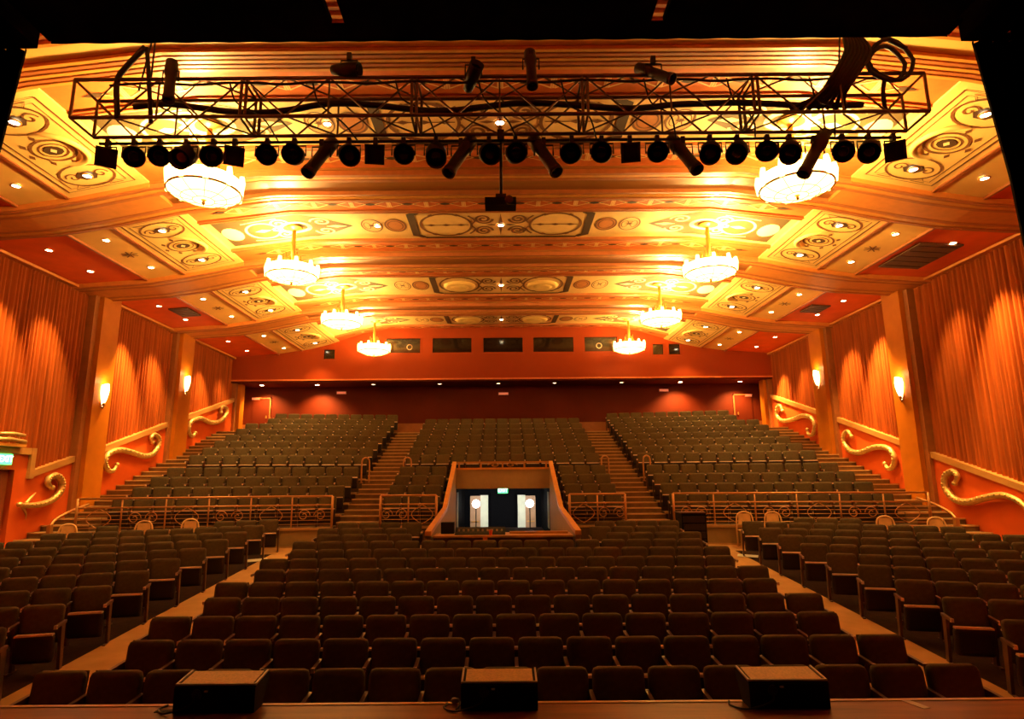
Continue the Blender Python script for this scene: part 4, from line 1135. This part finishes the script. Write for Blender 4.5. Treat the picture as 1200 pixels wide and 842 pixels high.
# rigging on the left
lx = on_y(165,70,TY0)[0]
cable([(on_y(173,50,TY0)[0],TY0,8.75),(on_y(175,95,TY0)[0],TY0,8.2),(on_y(172,140,TY0)[0],TY0+.1,7.65)],.03,'straight black rigging strap at the exit-door end of the truss','rigging_strap')
cable([(on_y(172,50,TY0)[0],TY0-.02,8.75),(on_y(150,75,TY0)[0],TY0-.02,8.45),(on_y(138,90,TY0)[0],TY0,8.22),(on_y(138,135,TY0)[0],TY0,7.66)],.04,'slanting black rigging strap at the exit-door end of the truss','rigging_strap')
# hanging projector
p = on_y(588,241,8.3)
t = thing('hanging_projector','black projector on a thin pole hanging below the middle of truss','projector',(0,8.3,p[2]))
zc = p[2]; 
MB().box(-.22,.22,8.16,8.38,zc-.045,zc+.07).build('projector_body','black',t)
MB().tube([(.01,8.3,zc+.1),(.01,8.3,TZ0-.05)],.022,8).build('pole','black_metal',t,True)
MB().box(-.07,.08,8.24,8.36,zc+.08,zc+.16).build('mount_bracket','black_metal',t)
MB().lathe([(.05,-.05),(.06,-.05),(.06,0),(.001,.0)],(.12,8.16,zc+.01),14,'y').build('lens_barrel','lens',t,True)
MB().box(-.04,.06,8.2,8.3,TZ0-.1,TZ0+.05).build('truss_clamp','black_metal',t)

# ------------------------------------------------------------------ floor monitors on the stage lip
for xa,xb,l in ((-2.28,-1.72,'black floor monitor with tan grille on stage lip, exit-door side'),(-.30,.23,'black floor monitor with tan grille at the middle of stage lip'),(1.69,2.24,'black floor monitor with tan grille on stage lip, opposite exit door')):
    t = thing('floor_monitor', l, 'speaker', ((xa+xb)/2,4.7,1.2), 'stage floor monitors')
    prof_ = [(4.655,1.2),(4.81,1.2),(4.93,1.385),(4.90,1.40),(4.67,1.372),(4.655,1.36)]
    MB().prism([(xa,y,z) for y,z in prof_],(xb-xa,0,0)).build('cabinet','black',t)
    gr = lambda y: 1.372+(y-4.67)*(.028/.23)
    e = .03
    MB().add([(x,y,gr(y)+h) for h in (.001,.008) for x,y in ((xa+e,4.69),(xb-e,4.69),(xb-e,4.885),(xa+e,4.885))],[(3,2,1,0),(4,5,6,7),(0,1,5,4),(1,2,6,5),(2,3,7,6),(3,0,4,7)]).build('grille','grille',t)
    for x0,x1,y_0,y_1 in ((xa,xa+.012,4.67,4.90),(xb-.012,xb,4.67,4.90),(xa,xb,4.668,4.676)):
        MB().add([(x,y,gr(y)+h) for h in (0,.012) for x,y in ((x0,y_0),(x1,y_0),(x1,y_1),(x0,y_1))],[(3,2,1,0),(4,5,6,7),(0,1,5,4),(1,2,6,5),(2,3,7,6),(3,0,4,7)]).build('edge_trim','trim_light',t)
    xm = xa+.16
    MB().lathe([(.03,-.012),(.034,-.012),(.034,0),(.001,0)],(xm,4.655,1.32),14,'y').build('cable_socket','black_metal',t)
    MB().box(xm+.05,xm+.075,4.645,4.655,1.335,1.345).build('indicator','trim_light',t)
    o = MB().tube(catmull([(xm,4.645,1.32),(xm-.03,4.61,1.26),(xa-.03,4.62,1.212),(xa-.12,4.70,1.21),(xa-.10,4.79,1.21)],5),.007,6).build('signal_lead','cable',t,True)
for x,y,w,l,rz,lab in ((-2.35,4.70,.07,.02,.2,'small dark scrap of tape on the stage near exit-door-side monitor'),(2.86,4.72,.03,.09,.3,'pale strip of tape on the stage lip past the outer monitor')):
    c, s_ = math.cos(rz), math.sin(rz)
    t = thing('tape_strip', lab, 'tape', (x,y,1.2))
    MB().prism([(x+a*w*c-b*l*s_,y+a*w*s_+b*l*c,1.201) for a,b in ((-1,-1),(1,-1),(1,1),(-1,1))],(0,0,.003)).build('tape','black' if x<0 else 'trim_light',t)
t = thing('stage_plug','small pale cable plug lying beside the middle floor monitor','plug',(-.36,4.79,1.205))
MB().lathe([(.005,-.03),(.018,-.02),(.02,.0),(.012,.03)],(-.35,4.79,1.225),10,'x').build('plug_body','trim_light',t,True)
MB().tube([(-.32,4.79,1.225),(-.31,4.74,1.212),(-.33,4.66,1.21)],.007,6).build('lead','cable',t)

# thin white slabs painting light spots on the aisle floor beside the rear seats
for x, y, rz, lab in ((-6.12,16.15,.4,'white light patch painted on the aisle floor, exit-door side'),(6.10,16.2,-.4,'white light patch painted on the aisle floor beside the black rack side')):
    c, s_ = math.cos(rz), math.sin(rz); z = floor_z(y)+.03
    t = thing('light_patch', lab, 'light patch', (x,y,z), 'light patches on the aisle floor')
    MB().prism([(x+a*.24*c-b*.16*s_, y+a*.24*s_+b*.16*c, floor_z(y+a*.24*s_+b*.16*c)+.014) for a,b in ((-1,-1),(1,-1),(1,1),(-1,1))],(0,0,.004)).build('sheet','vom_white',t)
